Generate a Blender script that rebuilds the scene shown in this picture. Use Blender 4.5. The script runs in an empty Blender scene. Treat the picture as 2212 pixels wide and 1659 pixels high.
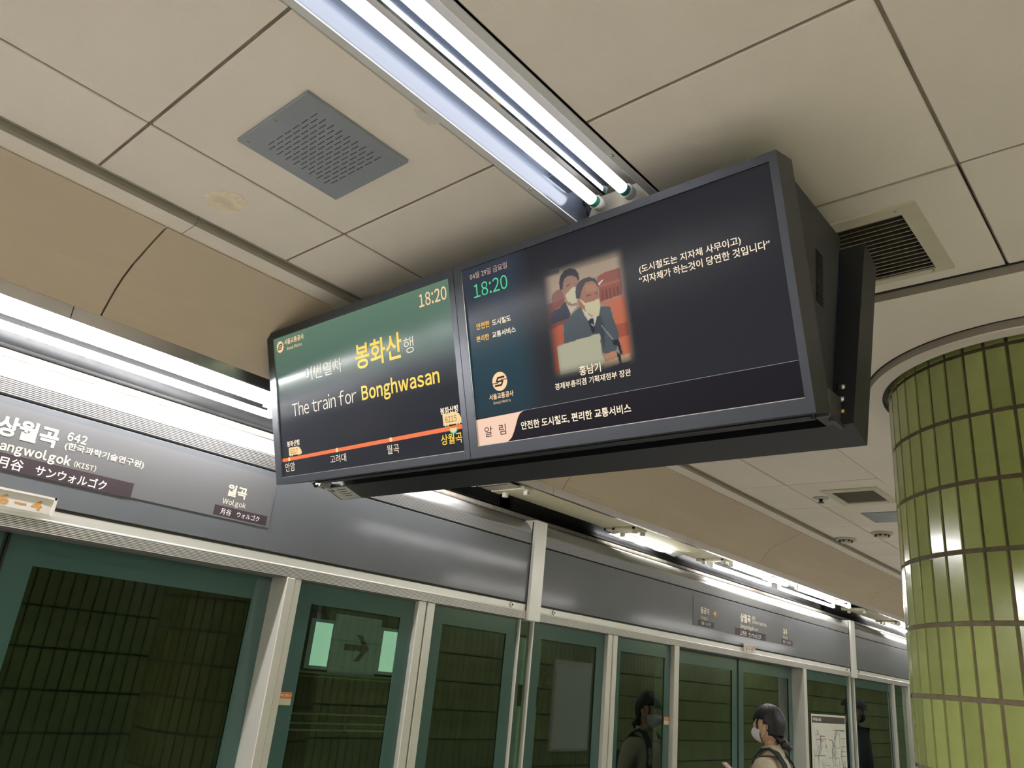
import bpy, bmesh, math, random
from mathutils import Vector, Matrix
random.seed(7)
SC = bpy.context.scene
COL = SC.collection
PI = math.pi

# ------------------------------------------------------------------ camera, world, exposure
ZC = 1.70
FPX = 1673.504
Rw = ((0.65155726, -0.75244025, 0.09647183), (0.32193445, 0.15911156, -0.93329616), (0.68689981, 0.63915349, 0.34590673))
cam_d = bpy.data.cameras.new('camera')
cam = bpy.data.objects.new('camera', cam_d)
COL.objects.link(cam)
right, down, fwd = [Vector(r) for r in Rw]
m3 = Matrix((right, -down, -fwd)).transposed()
cam.matrix_world = Matrix.Translation((0, 0, ZC)) @ m3.to_4x4()
cam_d.sensor_fit = 'HORIZONTAL'
cam_d.sensor_width = 36.0
cam_d.lens = FPX / 2212.0 * 36.0
cam_d.clip_start = 0.05
cam_d.clip_end = 100
SC.camera = cam
w = bpy.data.worlds.new('world')
SC.world = w
w.use_nodes = True
w.node_tree.nodes['Background'].inputs[0].default_value = (0.02, 0.022, 0.025, 1)
w.node_tree.nodes['Background'].inputs[1].default_value = 0.3
vs = SC.view_settings
vs.view_transform = 'Standard'
vs.look = 'None'
vs.gamma = 1.0
vs.exposure = 0.74
vs.use_curve_mapping = False
TUBE_POWER = 6.0
TROUGH_POWER = 34.0
FILL_POWER = 20.0     # unseen fill lamps added over the platform to lift the bounce light

# ------------------------------------------------------------------ materials
def lin(*c):
    r = []
    for v in c:
        v /= 255.0
        r.append(v / 12.92 if v <= 0.04045 else ((v + 0.055) / 1.055) ** 2.4)
    return tuple(r)

MATS = {}
def mat(name, col, rough=0.5, metal=0.0, emit=None, es=0.0, noise=0.0, nscale=30.0, bump=0.0, bscale=200.0, rnd=0.0, spec=None, coat=0.0, stretch=None):
    if name in MATS:
        return MATS[name]
    m = bpy.data.materials.new(name)
    m.use_nodes = True
    nt = m.node_tree
    N, L = nt.nodes, nt.links
    b = N['Principled BSDF']
    c4 = tuple(col) + (1,)
    b.inputs['Base Color'].default_value = c4
    b.inputs['Roughness'].default_value = rough
    b.inputs['Metallic'].default_value = metal
    if spec is not None:
        b.inputs['Specular IOR Level'].default_value = spec
    if coat:
        b.inputs['Coat Weight'].default_value = coat
        b.inputs['Coat Roughness'].default_value = 0.10
    if emit is not None:
        b.inputs['Emission Color'].default_value = tuple(emit) + (1,)
        b.inputs['Emission Strength'].default_value = es
    src = None
    if noise > 0 or bump > 0:
        tc = N.new('ShaderNodeTexCoord')
        mp = N.new('ShaderNodeMapping')
        L.new(tc.outputs['Object'], mp.inputs['Vector'])
        if stretch:
            mp.inputs['Scale'].default_value = stretch
    if noise > 0:
        n = N.new('ShaderNodeTexNoise')
        n.inputs['Scale'].default_value = nscale
        n.inputs['Detail'].default_value = 6
        n.inputs['Roughness'].default_value = 0.6
        L.new(mp.outputs[0], n.inputs['Vector'])
        mr = N.new('ShaderNodeMapRange')
        mr.inputs[1].default_value = 0.3
        mr.inputs[2].default_value = 0.7
        mr.inputs[3].default_value = 1 - noise
        mr.inputs[4].default_value = 1 + noise
        L.new(n.outputs['Fac'], mr.inputs[0])
        src = mr.outputs[0]
    if rnd > 0:
        oi = N.new('ShaderNodeObjectInfo')
        mr2 = N.new('ShaderNodeMapRange')
        mr2.inputs[3].default_value = 1 - rnd
        mr2.inputs[4].default_value = 1 + rnd
        L.new(oi.outputs['Random'], mr2.inputs[0])
        if src:
            mu = N.new('ShaderNodeMath')
            mu.operation = 'MULTIPLY'
            L.new(src, mu.inputs[0])
            L.new(mr2.outputs[0], mu.inputs[1])
            src = mu.outputs[0]
        else:
            src = mr2.outputs[0]
    if src:
        vm = N.new('ShaderNodeVectorMath')
        vm.operation = 'SCALE'
        vm.inputs[0].default_value = tuple(col)
        L.new(src, vm.inputs['Scale'])
        L.new(vm.outputs[0], b.inputs['Base Color'])
    if bump > 0:
        n2 = N.new('ShaderNodeTexNoise')
        n2.inputs['Scale'].default_value = bscale
        n2.inputs['Detail'].default_value = 4
        L.new(mp.outputs[0], n2.inputs['Vector'])
        bp = N.new('ShaderNodeBump')
        bp.inputs['Strength'].default_value = bump
        bp.inputs['Distance'].default_value = 0.002
        L.new(n2.outputs['Fac'], bp.inputs['Height'])
        L.new(bp.outputs[0], b.inputs['Normal'])
    MATS[name] = m
    return m

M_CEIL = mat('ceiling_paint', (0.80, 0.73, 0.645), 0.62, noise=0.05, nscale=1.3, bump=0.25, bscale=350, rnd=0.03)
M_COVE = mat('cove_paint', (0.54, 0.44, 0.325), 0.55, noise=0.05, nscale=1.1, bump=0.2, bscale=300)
M_PLENUM = mat('plenum_dark', (0.035, 0.033, 0.03), 0.9, noise=0.2, nscale=8)
M_FLOOR = mat('floor_granite', (0.62, 0.60, 0.56), 0.35, noise=0.12, nscale=60)
M_BACKW = mat('back_wall', (0.50, 0.46, 0.38), 0.5, noise=0.05, nscale=3)
M_SILVER = mat('brushed_silver', (0.33, 0.335, 0.33), 0.34, 0.45, noise=0.05, nscale=6, stretch=(0.2, 1, 1))
M_LIP = mat('polished_lip', (0.62, 0.60, 0.57), 0.22, 0.95, noise=0.08, nscale=5)
M_FASCIA = mat('fascia_grey', (0.128, 0.138, 0.150), 0.40, 0.05, noise=0.03, nscale=4, bump=0.03, bscale=60, spec=0.28, coat=0.35)
M_RAIL = mat('rail_aluminium', (0.74, 0.73, 0.68), 0.38, 0.45, noise=0.03, nscale=5)
M_POST = mat('post_aluminium', (0.66, 0.64, 0.585), 0.36, 0.4, noise=0.04, nscale=6)
M_RIBDARK = mat('groove_dark', (0.10, 0.10, 0.095), 0.6)
M_BLACK = mat('black_gap', (0.01, 0.01, 0.01), 0.7)
M_TEAL = mat('teal_print', (0.052, 0.110, 0.104), 0.12, noise=0.04, nscale=3, coat=0.3)
M_MIRROR = mat('reflector_aluminium', (0.55, 0.58, 0.64), 0.10, 1.0, bump=0.05, bscale=15)
M_MIRR2 = mat('dull_reflector', (0.06, 0.062, 0.065), 0.16, 1.0, noise=0.1, nscale=8)
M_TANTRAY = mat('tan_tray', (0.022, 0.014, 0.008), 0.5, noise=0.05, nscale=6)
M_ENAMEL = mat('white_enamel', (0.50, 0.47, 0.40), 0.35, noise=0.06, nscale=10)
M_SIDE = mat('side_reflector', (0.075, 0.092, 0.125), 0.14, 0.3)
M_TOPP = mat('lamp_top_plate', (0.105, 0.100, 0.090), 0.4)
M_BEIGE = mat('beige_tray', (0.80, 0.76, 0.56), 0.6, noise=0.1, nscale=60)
M_SOCKET = mat('socket_plastic', (0.75, 0.74, 0.70), 0.4)
M_GREENCAP = mat('green_cap', (0.02, 0.30, 0.19), 0.4)
M_TUBE = mat('lit_tube', (0.9, 0.9, 0.9), 0.4, emit=(1.0, 0.965, 0.955), es=TUBE_POWER)
M_TUBE3 = mat('lit_tube_trough', (0.9, 0.9, 0.9), 0.4, emit=(1.0, 0.965, 0.955), es=TROUGH_POWER)
M_TUBE5 = mat('lit_tube_trough_near', (0.9, 0.9, 0.9), 0.4, emit=(1.0, 0.965, 0.955), es=TROUGH_POWER * 3.0)
M_TUBE2 = mat('fill_tube_row', (0.9, 0.9, 0.9), 0.4, emit=(1.0, 0.965, 0.955), es=FILL_POWER)
M_TUBE4 = mat('fill_lamp_wide', (0.9, 0.9, 0.9), 0.4, emit=(1.0, 0.965, 0.955), es=FILL_POWER * 0.36)
M_BAR = mat('dusty_bar', (0.20, 0.18, 0.145), 0.7, noise=0.25, nscale=25)
M_TILE = mat('green_glaze', (0.28, 0.315, 0.105), 0.16, noise=0.10, nscale=9, rnd=0.13, bump=0.05, bscale=30, coat=0.2)
M_GROUT = mat('brown_grout', (0.14, 0.11, 0.065), 0.8, noise=0.2, nscale=40)
M_WTILE = mat('wall_green_tile', (0.30, 0.36, 0.14), 0.25, noise=0.15, nscale=3, rnd=0.1)
M_WGROUT = mat('track_grout', (0.02, 0.022, 0.015), 0.9)
M_TUNNEL = mat('tunnel_concrete', (0.035, 0.038, 0.036), 0.9, noise=0.2, nscale=3)
M_BEZEL = mat('bezel_charcoal', (0.046, 0.052, 0.064), 0.34, 0.55, bump=0.15, bscale=500)
M_BEZEL2 = mat('housing_charcoal', (0.022, 0.024, 0.029), 0.45, 0.2, bump=0.1, bscale=400)
M_UNDER = mat('rear_cover_navy', (0.010, 0.014, 0.030), 0.35, 0.2)
M_STEEL = mat('steel', (0.55, 0.54, 0.50), 0.3, 1.0)
M_LABEL = mat('label_paper', (0.42, 0.42, 0.38), 0.5, noise=0.15, nscale=80)
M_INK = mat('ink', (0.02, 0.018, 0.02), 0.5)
M_SPEAKER = mat('speaker_panel_grey', (0.25, 0.275, 0.305), 0.45, noise=0.05, nscale=8, bump=0.1, bscale=300)
M_SLOT = mat('slot_dark', (0.07, 0.075, 0.085), 0.6)
M_VENT = mat('vent_frame_cream', (0.60, 0.55, 0.43), 0.45, noise=0.04, nscale=8)
M_SLAT = mat('vent_slat', (0.30, 0.27, 0.22), 0.4, 0.2)
M_STAIN = mat('filler_stain', (0.80, 0.70, 0.52), 0.7, noise=0.18, nscale=30)
M_SIGNP = mat('sign_film', (0.150, 0.152, 0.156), 0.40, 0.05, spec=0.28)
M_SIGNT = mat('sign_cream', (0.76, 0.70, 0.55), 0.5, emit=(0.8, 0.74, 0.55), es=0.0)
M_SIGNW = mat('sign_white', (0.80, 0.78, 0.79), 0.5)
M_SIGNB = mat('sign_brown', (0.045, 0.030, 0.036), 0.5)
M_ORANGE = mat('plate_orange', (0.55, 0.27, 0.07), 0.5)
M_PLATE = mat('plate_white', (0.66, 0.62, 0.57), 0.4)
M_STKO = mat('sticker_orange', (0.55, 0.16, 0.04), 0.5)
M_STKW = mat('sticker_pale', (0.55, 0.52, 0.36), 0.5, noise=0.1, nscale=200)
M_TRI = mat('arrow_amber', (0.80, 0.42, 0.05), 0.5)
M_POSTER = mat('poster_paper', (0.62, 0.63, 0.54), 0.35, noise=0.03, nscale=20)
M_PHEAD = mat('poster_header', (0.06, 0.045, 0.045), 0.4)
M_PWHITE = mat('poster_text', (0.7, 0.68, 0.62), 0.5)
M_LINEG = mat('map_grey', (0.30, 0.31, 0.29), 0.6)
M_LINED = mat('map_dark', (0.13, 0.13, 0.14), 0.6)
M_LINER = mat('map_red', (0.50, 0.15, 0.10), 0.6)
M_LINEB = mat('map_violet', (0.22, 0.20, 0.32), 0.6)

def glass_mat(name, tint, rough=0.02, boost=1.0):
    m = bpy.data.materials.new(name)
    m.use_nodes = True
    nt = m.node_tree
    N, L = nt.nodes, nt.links
    for n in list(N):
        N.remove(n)
    out = N.new('ShaderNodeOutputMaterial')
    mx = N.new('ShaderNodeMixShader')
    tr = N.new('ShaderNodeBsdfTransparent')
    tr.inputs[0].default_value = tuple(tint) + (1,)
    gl = N.new('ShaderNodeBsdfGlossy')
    gl.inputs['Color'].default_value = (0.85, 0.95, 0.9, 1)
    gl.inputs['Roughness'].default_value = rough
    fr = N.new('ShaderNodeFresnel')
    fr.inputs['IOR'].default_value = 1.5
    mu = N.new('ShaderNodeMath')
    mu.operation = 'MULTIPLY'
    mu.inputs[1].default_value = boost
    mu.use_clamp = True
    L.new(fr.outputs[0], mu.inputs[0])
    ge = N.new('ShaderNodeNewGeometry')          # only the outer face of each pane reflects
    sb = N.new('ShaderNodeMath'); sb.operation = 'SUBTRACT'; sb.inputs[0].default_value = 1.0
    L.new(ge.outputs['Backfacing'], sb.inputs[1])
    m2 = N.new('ShaderNodeMath'); m2.operation = 'MULTIPLY'
    L.new(mu.outputs[0], m2.inputs[0]); L.new(sb.outputs[0], m2.inputs[1])
    L.new(m2.outputs[0], mx.inputs[0])
    L.new(tr.outputs[0], mx.inputs[1])
    L.new(gl.outputs[0], mx.inputs[2])
    L.new(mx.outputs[0], out.inputs[0])
    return m
M_GLASS = glass_mat('door_glass', (0.70, 0.84, 0.76), boost=1.8)

def screen_mat(name, kind):
    """what the monitor shows: an emitting picture under a glossy panel"""
    m = bpy.data.materials.new(name)
    m.use_nodes = True
    nt = m.node_tree
    N, L = nt.nodes, nt.links
    b = N['Principled BSDF']
    b.inputs['Base Color'].default_value = (0.012, 0.013, 0.016, 1)
    b.inputs['Roughness'].default_value = 0.16
    b.inputs['Specular IOR Level'].default_value = 0.06
    uv = N.new('ShaderNodeUVMap')
    sp = N.new('ShaderNodeSeparateXYZ')
    L.new(uv.outputs[0], sp.inputs[0])
    r = N.new('ShaderNodeValToRGB')
    L.new(sp.outputs[1], r.inputs[0])
    e = r.color_ramp.elements
    if kind == 'green':
        e[0].position = 0.38
        e[0].color = (0.012, 0.013, 0.017, 1)
        e[1].position = 1.0
        e[1].color = (0.112, 0.200, 0.135, 1)
        x = e.new(0.54); x.color = (0.040, 0.050, 0.058, 1)
        x = e.new(0.66); x.color = (0.074, 0.132, 0.108, 1)
        src = r.outputs[0]
    else:
        e[0].position = 0.0
        e[0].color = (0.010, 0.014, 0.022, 1)
        e[1].position = 1.0
        e[1].color = (0.030, 0.036, 0.055, 1)
        x = e.new(0.22); x.color = (0.010, 0.034, 0.048, 1)
        x = e.new(0.50); x.color = (0.006, 0.040, 0.055, 1)
        x = e.new(0.72); x.color = (0.014, 0.026, 0.042, 1)
        r2 = N.new('ShaderNodeValToRGB')      # right of the column the picture is nearly black
        r2.color_ramp.elements[0].position = 0.19
        r2.color_ramp.elements[0].color = (0, 0, 0, 1)
        r2.color_ramp.elements[1].position = 0.27
        r2.color_ramp.elements[1].color = (1, 1, 1, 1)
        L.new(sp.outputs[0], r2.inputs[0])
        mx = N.new('ShaderNodeMixRGB')
        L.new(r2.outputs[0], mx.inputs[0])
        L.new(r.outputs[0], mx.inputs[1])
        mx.inputs[2].default_value = (0.014, 0.014, 0.018, 1)
        src = mx.outputs[0]
    L.new(src, b.inputs['Emission Color'])
    b.inputs['Emission Strength'].default_value = 0.62
    return m
M_SCRG = screen_mat('screen_green', 'green')
M_SCRD = screen_mat('screen_dark', 'dark')

def em(name, c, s=0.61):
    return mat('emit_' + name, tuple(x * 0.06 for x in c), 0.3, emit=c, es=s, spec=0.06)
EC = dict(peach=lin(244, 205, 160), pale=lin(228, 218, 198), yellow=lin(250, 208, 80), cream=lin(250, 232, 205), tan=lin(165, 112, 66),
          mint=lin(80, 208, 145), gold=lin(245, 190, 90), dim=lin(190, 165, 150), ink=lin(25, 22, 28), orange=lin(232, 120, 75), ring=lin(80, 200, 165),
          badge=lin(238, 200, 178), train=lin(236, 205, 150), line=lin(150, 150, 160))
EM = {k: em(k, v) for k, v in EC.items()}

# ------------------------------------------------------------------ object helpers
def wl(o):
    v = Vector((0, 0, 0))
    while o is not None:
        v += o.location
        o = o.parent
    return v

def tag(o, label=None, cat=None, group=None, kind=None):
    if label: o['label'] = label
    if cat: o['category'] = cat
    if group: o['group'] = group
    if kind: o['kind'] = kind
    return o

def thing(name, loc, label=None, cat=None, group=None, kind=None):
    o = bpy.data.objects.new(name, None)
    o.empty_display_size = 0.1
    COL.objects.link(o)
    o.location = loc
    return tag(o, label, cat, group, kind)

def obj(name, bm, m, parent=None, loc=None, smooth=False):
    """bm holds world coordinates; the mesh is stored relative to its parent (or to loc)"""
    me = bpy.data.meshes.new(name)
    if smooth:
        for f in bm.faces: f.smooth = True
    if parent is not None:
        base = wl(parent)
    else:
        base = Vector(loc) if loc is not None else Vector((0, 0, 0))
    bmesh.ops.translate(bm, verts=bm.verts, vec=-base)
    bm.to_mesh(me)
    bm.free()
    for x in (m if isinstance(m, (list, tuple)) else [m]):
        me.materials.append(x)
    o = bpy.data.objects.new(name, me)
    COL.objects.link(o)
    if parent is not None:
        o.parent = parent
    elif loc is not None:
        o.location = loc
    return o

def inst(name, src, parent, offset):
    o = src.copy()
    o.name = name
    COL.objects.link(o)
    o.parent = parent
    o.location = offset
    return o

def NB():
    return bmesh.new()

def box(bm, x0, x1, y0, y1, z0, z1, bev=0.0, mi=0):
    P = [(x0, y0, z0), (x1, y0, z0), (x1, y1, z0), (x0, y1, z0), (x0, y0, z1), (x1, y0, z1), (x1, y1, z1), (x0, y1, z1)]
    v = [bm.verts.new(p) for p in P]
    fs = [bm.faces.new([v[i] for i in f]) for f in ((3, 2, 1, 0), (4, 5, 6, 7), (0, 1, 5, 4), (1, 2, 6, 5), (2, 3, 7, 6), (3, 0, 4, 7))]
    for f in fs: f.material_index = mi
    if bev > 0:
        es = list({e for f in fs for e in f.edges})
        bmesh.ops.bevel(bm, geom=es, offset=bev, segments=1, affect='EDGES', profile=0.5)
    return bm

def frame_box(bm, O, U, V, N, u0, u1, v0, v1, n0, n1, mi=0):
    """box in a local frame"""
    P = [O + U * a + V * b + N * c for c in (n0, n1) for a, b in ((u0, v0), (u1, v0), (u1, v1), (u0, v1))]
    v = [bm.verts.new(p) for p in P]
    fs = [bm.faces.new([v[i] for i in f]) for f in ((3, 2, 1, 0), (4, 5, 6, 7), (0, 1, 5, 4), (1, 2, 6, 5), (2, 3, 7, 6), (3, 0, 4, 7))]
    for f in fs: f.material_index = mi
    return fs

def tube(bm, p0, p1, r0, r1=None, seg=12, caps=True):
    r1 = r0 if r1 is None else r1
    p0, p1 = Vector(p0), Vector(p1)
    d = (p1 - p0).normalized()
    a = d.orthogonal().normalized()
    b = d.cross(a)
    A = [bm.verts.new(p0 + (a * math.cos(2 * PI * i / seg) + b * math.sin(2 * PI * i / seg)) * r0) for i in range(seg)]
    B = [bm.verts.new(p1 + (a * math.cos(2 * PI * i / seg) + b * math.sin(2 * PI * i / seg)) * r1) for i in range(seg)]
    for i in range(seg):
        f = bm.faces.new([A[i], A[(i + 1) % seg], B[(i + 1) % seg], B[i]])
        f.smooth = True
    if caps:
        bm.faces.new(A[::-1])
        bm.faces.new(B)
    return bm

def path_tube(bm, pts, r, seg=8):
    for a, b in zip(pts[:-1], pts[1:]):
        tube(bm, a, b, r, r, seg)
    return bm

def prism_x(bm, prof, x0, x1, mi=0):
    """closed (y,z) profile swept along x"""
    A = [bm.verts.new((x0, y, z)) for y, z in prof]
    B = [bm.verts.new((x1, y, z)) for y, z in prof]
    n = len(prof)
    for i in range(n):
        f = bm.faces.new([A[i], A[(i + 1) % n], B[(i + 1) % n], B[i]])
        f.material_index = mi
    bm.faces.new(A[::-1]).material_index = mi
    bm.faces.new(B).material_index = mi
    bmesh.ops.recalc_face_normals(bm, faces=bm.faces)
    return bm

def shell_x(bm, line, x0, x1, off, mi=0):
    """open (y,z) polyline with thickness off=(dy,dz), swept along x"""
    return prism_x(bm, list(line) + [(y + off[0], z + off[1]) for y, z in reversed(line)], x0, x1, mi)

def disc(bm, c, U, V, ru, rv, seg=24, a0=0.0, a1=2 * PI):
    vs_ = [bm.verts.new(c + U * (ru * math.cos(a0 + (a1 - a0) * i / seg)) + V * (rv * math.sin(a0 + (a1 - a0) * i / seg))) for i in range(seg if a1 - a0 > 6.28 else seg + 1)]
    return bm.faces.new(vs_)

def poly(bm, pts, O, U, V, N, n=0.0, mi=0):
    f = bm.faces.new([bm.verts.new(O + U * a + V * b + N * n) for a, b in pts])
    f.material_index = mi
    return f

def slab(bm, pts, off):
    A = [bm.verts.new(p) for p in pts]; B = [bm.verts.new(Vector(p) + Vector(off)) for p in pts]
    n = len(A)
    bm.faces.new(A); bm.faces.new(B[::-1])
    for i in range(n): bm.faces.new([A[(i + 1) % n], A[i], B[i], B[(i + 1) % n]])
    bmesh.ops.recalc_face_normals(bm, faces=bm.faces)

# text ---------------------------------------------------------------
TXT = {}
def text_mesh(s, off):
    k = (s, off)
    if k in TXT: return TXT[k]
    cu = bpy.data.curves.new('text', 'FONT')
    cu.body = s
    cu.size = 1.0
    cu.offset = off
    cu.resolution_u = 3
    cu.fill_mode = 'FRONT'
    o = bpy.data.objects.new('text', cu)
    COL.objects.link(o)
    bpy.context.view_layer.update()
    dg = bpy.context.evaluated_depsgraph_get()
    me = bpy.data.meshes.new_from_object(o.evaluated_get(dg))
    co = [v.co.copy() for v in me.vertices]
    fc = [tuple(p.vertices) for p in me.polygons]
    bpy.data.objects.remove(o)
    bpy.data.meshes.remove(me)
    bpy.data.curves.remove(cu)
    TXT[k] = (co, fc)
    return TXT[k]

def latin_mesh(s, off):
    k = ('latin', s, off)
    if k in TXT: return TXT[k]
    co, fc = [], []
    x = 0.0
    for ch in s:
        if ch == ' ': x += 0.24; continue
        g, f = text_mesh(chr(ord(ch) + 0xFEE0), off)
        if not g: continue
        a = min(c.x for c in g); b = max(c.x for c in g)
        n0 = len(co)
        x += 0.075 if ch in '1:' else 0.045
        co += [Vector((c.x - a + x, c.y, 0)) for c in g]
        fc += [tuple(i + n0 for i in q) for q in f]
        x += (b - a) + (0.075 if ch in '1:' else 0.045)
    TXT[k] = (co, fc)
    return TXT[k]

def lettering(s, O, U, V, N, u, v, wd, ht, off, m, parent, n=0.001):
    co, fc = latin_mesh(s, off) if all(32 <= ord(c) < 127 for c in s) else text_mesh(s, off)
    if not co: return None
    x0 = min(c.x for c in co); x1 = max(c.x for c in co)
    latin = all(ord(c) < 128 for c in s) and '(' not in s
    y0 = 0.0 if latin else min(c.y for c in co)
    y1 = max(c.y for c in co)
    bm = NB()
    vv = [bm.verts.new(O + U * (u + (c.x - x0) / (x1 - x0) * wd) + V * (v + (c.y - y0) / (y1 - y0) * ht) + N * n) for c in co]
    for f in fc:
        try: bm.faces.new([vv[i] for i in f])
        except ValueError: pass
    return obj('lettering', bm, m, parent)

# ------------------------------------------------------------------ shell of the station
X0, X1 = -5.0, 30.0
YB = -2.5
ZT = ZC + 1.19      # ceiling 2.89
bm = NB(); box(bm, X0, X1, YB, 3.0, -0.15, 0.0); tag(obj('floor', bm, M_FLOOR), kind='structure')
bm = NB(); box(bm, X0, X1, YB, 2.14, ZT + 0.14, ZT + 0.2)
ceiling = tag(obj('ceiling', bm, M_PLENUM), kind='structure')
bm = NB(); box(bm, X0, X1, YB - 0.1, YB, 0, 3.3); wright = tag(obj('wall_right', bm, M_WGROUT), kind='structure')
bm = NB(); box(bm, X1, X1 + 0.1, YB, 7.0, -1.2, 3.6); tag(obj('wall_front', bm, M_BACKW), kind='structure')
bm = NB(); box(bm, X0 - 0.1, X0, YB, 7.0, -1.2, 3.6); tag(obj('wall_back', bm, M_BACKW), kind='structure')

# ceiling panels, each its own piece with a recessed joint
def panel(x0, x1, y0, y1, z=ZT, g=0.004, th=0.012, m=None, parent=None, holes=()):
    bm = NB()
    box(bm, x0 + g, x1 - g, y0 + g, y1 - g, z, z + th, 0.002)
    box(bm, x0, x1, y0, y1, z + 0.005, z + th - 0.001, 0, 1)
    return obj('ceiling_panel', bm, [M_CEIL, M_JOINT], parent or ceiling)

def panel_with_hole(x0, x1, y0, y1, hx0, hx1, hy0, hy1):
    """one panel with a rectangular opening"""
    bm = NB(); g = 0.004
    a, b, c, d = x0 + g, x1 - g, y0 + g, y1 - g
    for z, flip in ((ZT, False), (ZT + 0.012, True)):
        o_ = [bm.verts.new(p) for p in ((a, c, z), (b, c, z), (b, d, z), (a, d, z))]
        i_ = [bm.verts.new(p) for p in ((hx0, hy0, z), (hx1, hy0, z), (hx1, hy1, z), (hx0, hy1, z))]
        for k in range(4):
            f = [o_[k], o_[(k + 1) % 4], i_[(k + 1) % 4], i_[k]]
            bm.faces.new(f if flip else f[::-1])
        if flip:
            for k in range(4):
                bm.faces.new([lo[k], lo[(k + 1) % 4], o_[(k + 1) % 4], o_[k]])
                bm.faces.new([li[(k + 1) % 4], li[k], i_[k], i_[(k + 1) % 4]])
        else:
            lo, li = o_, i_
    bmesh.ops.recalc_face_normals(bm, faces=bm.faces)
    return obj('ceiling_panel', bm, M_CEIL, ceiling)

M_JOINT = mat('joint_brown', (0.20, 0.165, 0.125), 0.8, noise=0.3, nscale=12)
XJ = [-5.0, -3.7, -2.5, -1.3, -0.70, -0.08, 0.532, 1.140, 1.735, 2.28, 2.62, 3.22, 3.82, 4.43, 5.04, 5.66, 6.27]
while XJ[-1] < 29.5: XJ.append(XJ[-1] + 0.61)
YJ = [-2.5, -2.0, -1.56, -0.95, -0.32, 0.288, 0.915, 1.197, 1.818, 2.130]
BLK = (2.28, 4.44, -0.946, 1.27)      # lowered ceiling round the pillar
FIX = [(-4.1, -1.35), (-1.30, 1.52), (4.60, 7.40), (7.46, 10.26), (12.0, 14.8), (17.0, 19.8), (22.0, 24.8)]
FILL_ROWS = [(-4.2, -1.4, -2.46), (-1.3, 1.5, -2.46), (7.6, 10.4, -2.46), (12.5, 15.3, -2.46), (16.0, 18.8, -2.46)]  # unseen lamp rows, added to raise the bounce light
def cutx(a, b, cuts):
    segs = [(a, b)]
    for c0, c1 in cuts:
        new = []
        for s0, s1 in segs:
            if c1 <= s0 or c0 >= s1: new.append((s0, s1)); continue
            if s0 < c0 - 0.01: new.append((s0, c0))
            if c1 + 0.01 < s1: new.append((c1, s1))
        segs = new
    return segs
for j in range(len(YJ) - 1):
    ya, yb = YJ[j], YJ[j + 1]
    cuts = []
    if ya >= -0.97 and yb < 1.25: cuts.append((BLK[0], BLK[1]))
    if abs(ya - 0.915) < 1e-3: cuts += FIX
    if abs(ya + 0.95) < 1e-3: cuts += [(4.60, 7.44)]
    for i in range(len(XJ) - 1):
        for a, b in cutx(XJ[i], XJ[i + 1], cuts):
            if b - a < 0.02: continue
            if abs(ya - 1.197) < 1e-3 and abs(a - 0.532) < 0.01:
                panel(a, b, ya, yb)
            elif abs(ya - 0.288) < 1e-3 and abs(a - 1.735) < 0.01:
                panel_with_hole(a, b, ya, yb, 1.866, 2.188, 0.447, 0.755)
            elif abs(ya - 1.197) < 1e-3 and abs(a - 4.43) < 0.01:
                panel_with_hole(a, b, ya, yb, 4.662, 4.951, 1.398, 1.638)
            else:
                panel(a, b, ya, yb)

for fa, fb in ((-0.95, -0.784), (-0.496, -0.32)):
    for xa_, xb_ in ((4.60, 5.04), (5.04, 5.66), (5.66, 6.27), (6.27, 6.88), (6.88, 7.44)): panel(xa_, xb_, fa, fb)
# lowered block round the pillar
bm = NB(); box(bm, BLK[0], BLK[1], BLK[2], BLK[3], ZT - 0.028, ZT + 0.05, 0.0015)
blk = tag(obj('trim_1', bm, M_CEIL), kind='structure')
bm = NB(); box(bm, BLK[0] - 0.010, BLK[0] - 0.002, BLK[2], BLK[3], ZT - 0.002, ZT + 0.05); box(bm, BLK[0], BLK[1], BLK[3] + 0.002, BLK[3] + 0.014, ZT - 0.002, ZT + 0.05)
obj('shadow_gap', bm, M_BLACK, blk)
M_SHADE = mat('shade_strip_brown', (0.27, 0.235, 0.19), 0.6)  # darker brown puts the shade of the edge faces into the colour
bm = NB(); box(bm, BLK[0] - 0.0016, BLK[0] - 0.0001, BLK[2], BLK[3], ZT - 0.0275, ZT - 0.003); box(bm, BLK[0], BLK[1], BLK[3] + 0.0001, BLK[3] + 0.0016, ZT - 0.0275, ZT - 0.003); obj('shade_strip', bm, M_SHADE, blk)

# cove: moulding strip, curved panels, polished lip
mould = [(2.140, ZT + 0.004), (2.142, ZT - 0.014), (2.150, ZT - 0.022), (2.255, ZT - 0.026), (2.262, ZT - 0.020), (2.262, ZT + 0.03), (2.138, ZT + 0.03)]
CJ = [-4.12, -1.67, 0.782, 3.235, 5.70, 8.15, 10.6, 13.05, 15.5, 17.95, 20.4, 22.85, 25.3, 27.75, 30.0]
t2 = thing('trim_2', (0, 2.2, ZT), kind='structure')
for a, b in zip([-5.0] + CJ[:-1], CJ):
    bm = NB(); prism_x(bm, mould, a + 0.0015 + 0.05, b - 0.0015 + 0.05)
    ms = obj('moulding_strip', bm, M_CEIL, t2)
    bm = NB(); prism_x(bm, [(2.1392, ZT + 0.002), (2.1408, ZT - 0.0145), (2.1485, ZT - 0.0225), (2.1490, ZT - 0.0215), (2.1420, ZT - 0.0135), (2.1400, ZT + 0.002)], a + 0.0515, b + 0.0485); obj('shade_strip', bm, M_SHADE, ms)  # darkened strip imitates shade on the moulding's lip
COVE = [(2.225, ZC + 1.160), (2.29, ZC + 1.137), (2.354, ZC + 1.111), (2.415, ZC + 1.085), (2.469, ZC + 1.052), (2.50, ZC + 1.022), (2.523, ZC + 0.995), (2.545, ZC + 0.966), (2.560, ZC + 0.940)]
t3 = thing('trim_3', (0, 2.4, 2.7), kind='structure')
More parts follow.
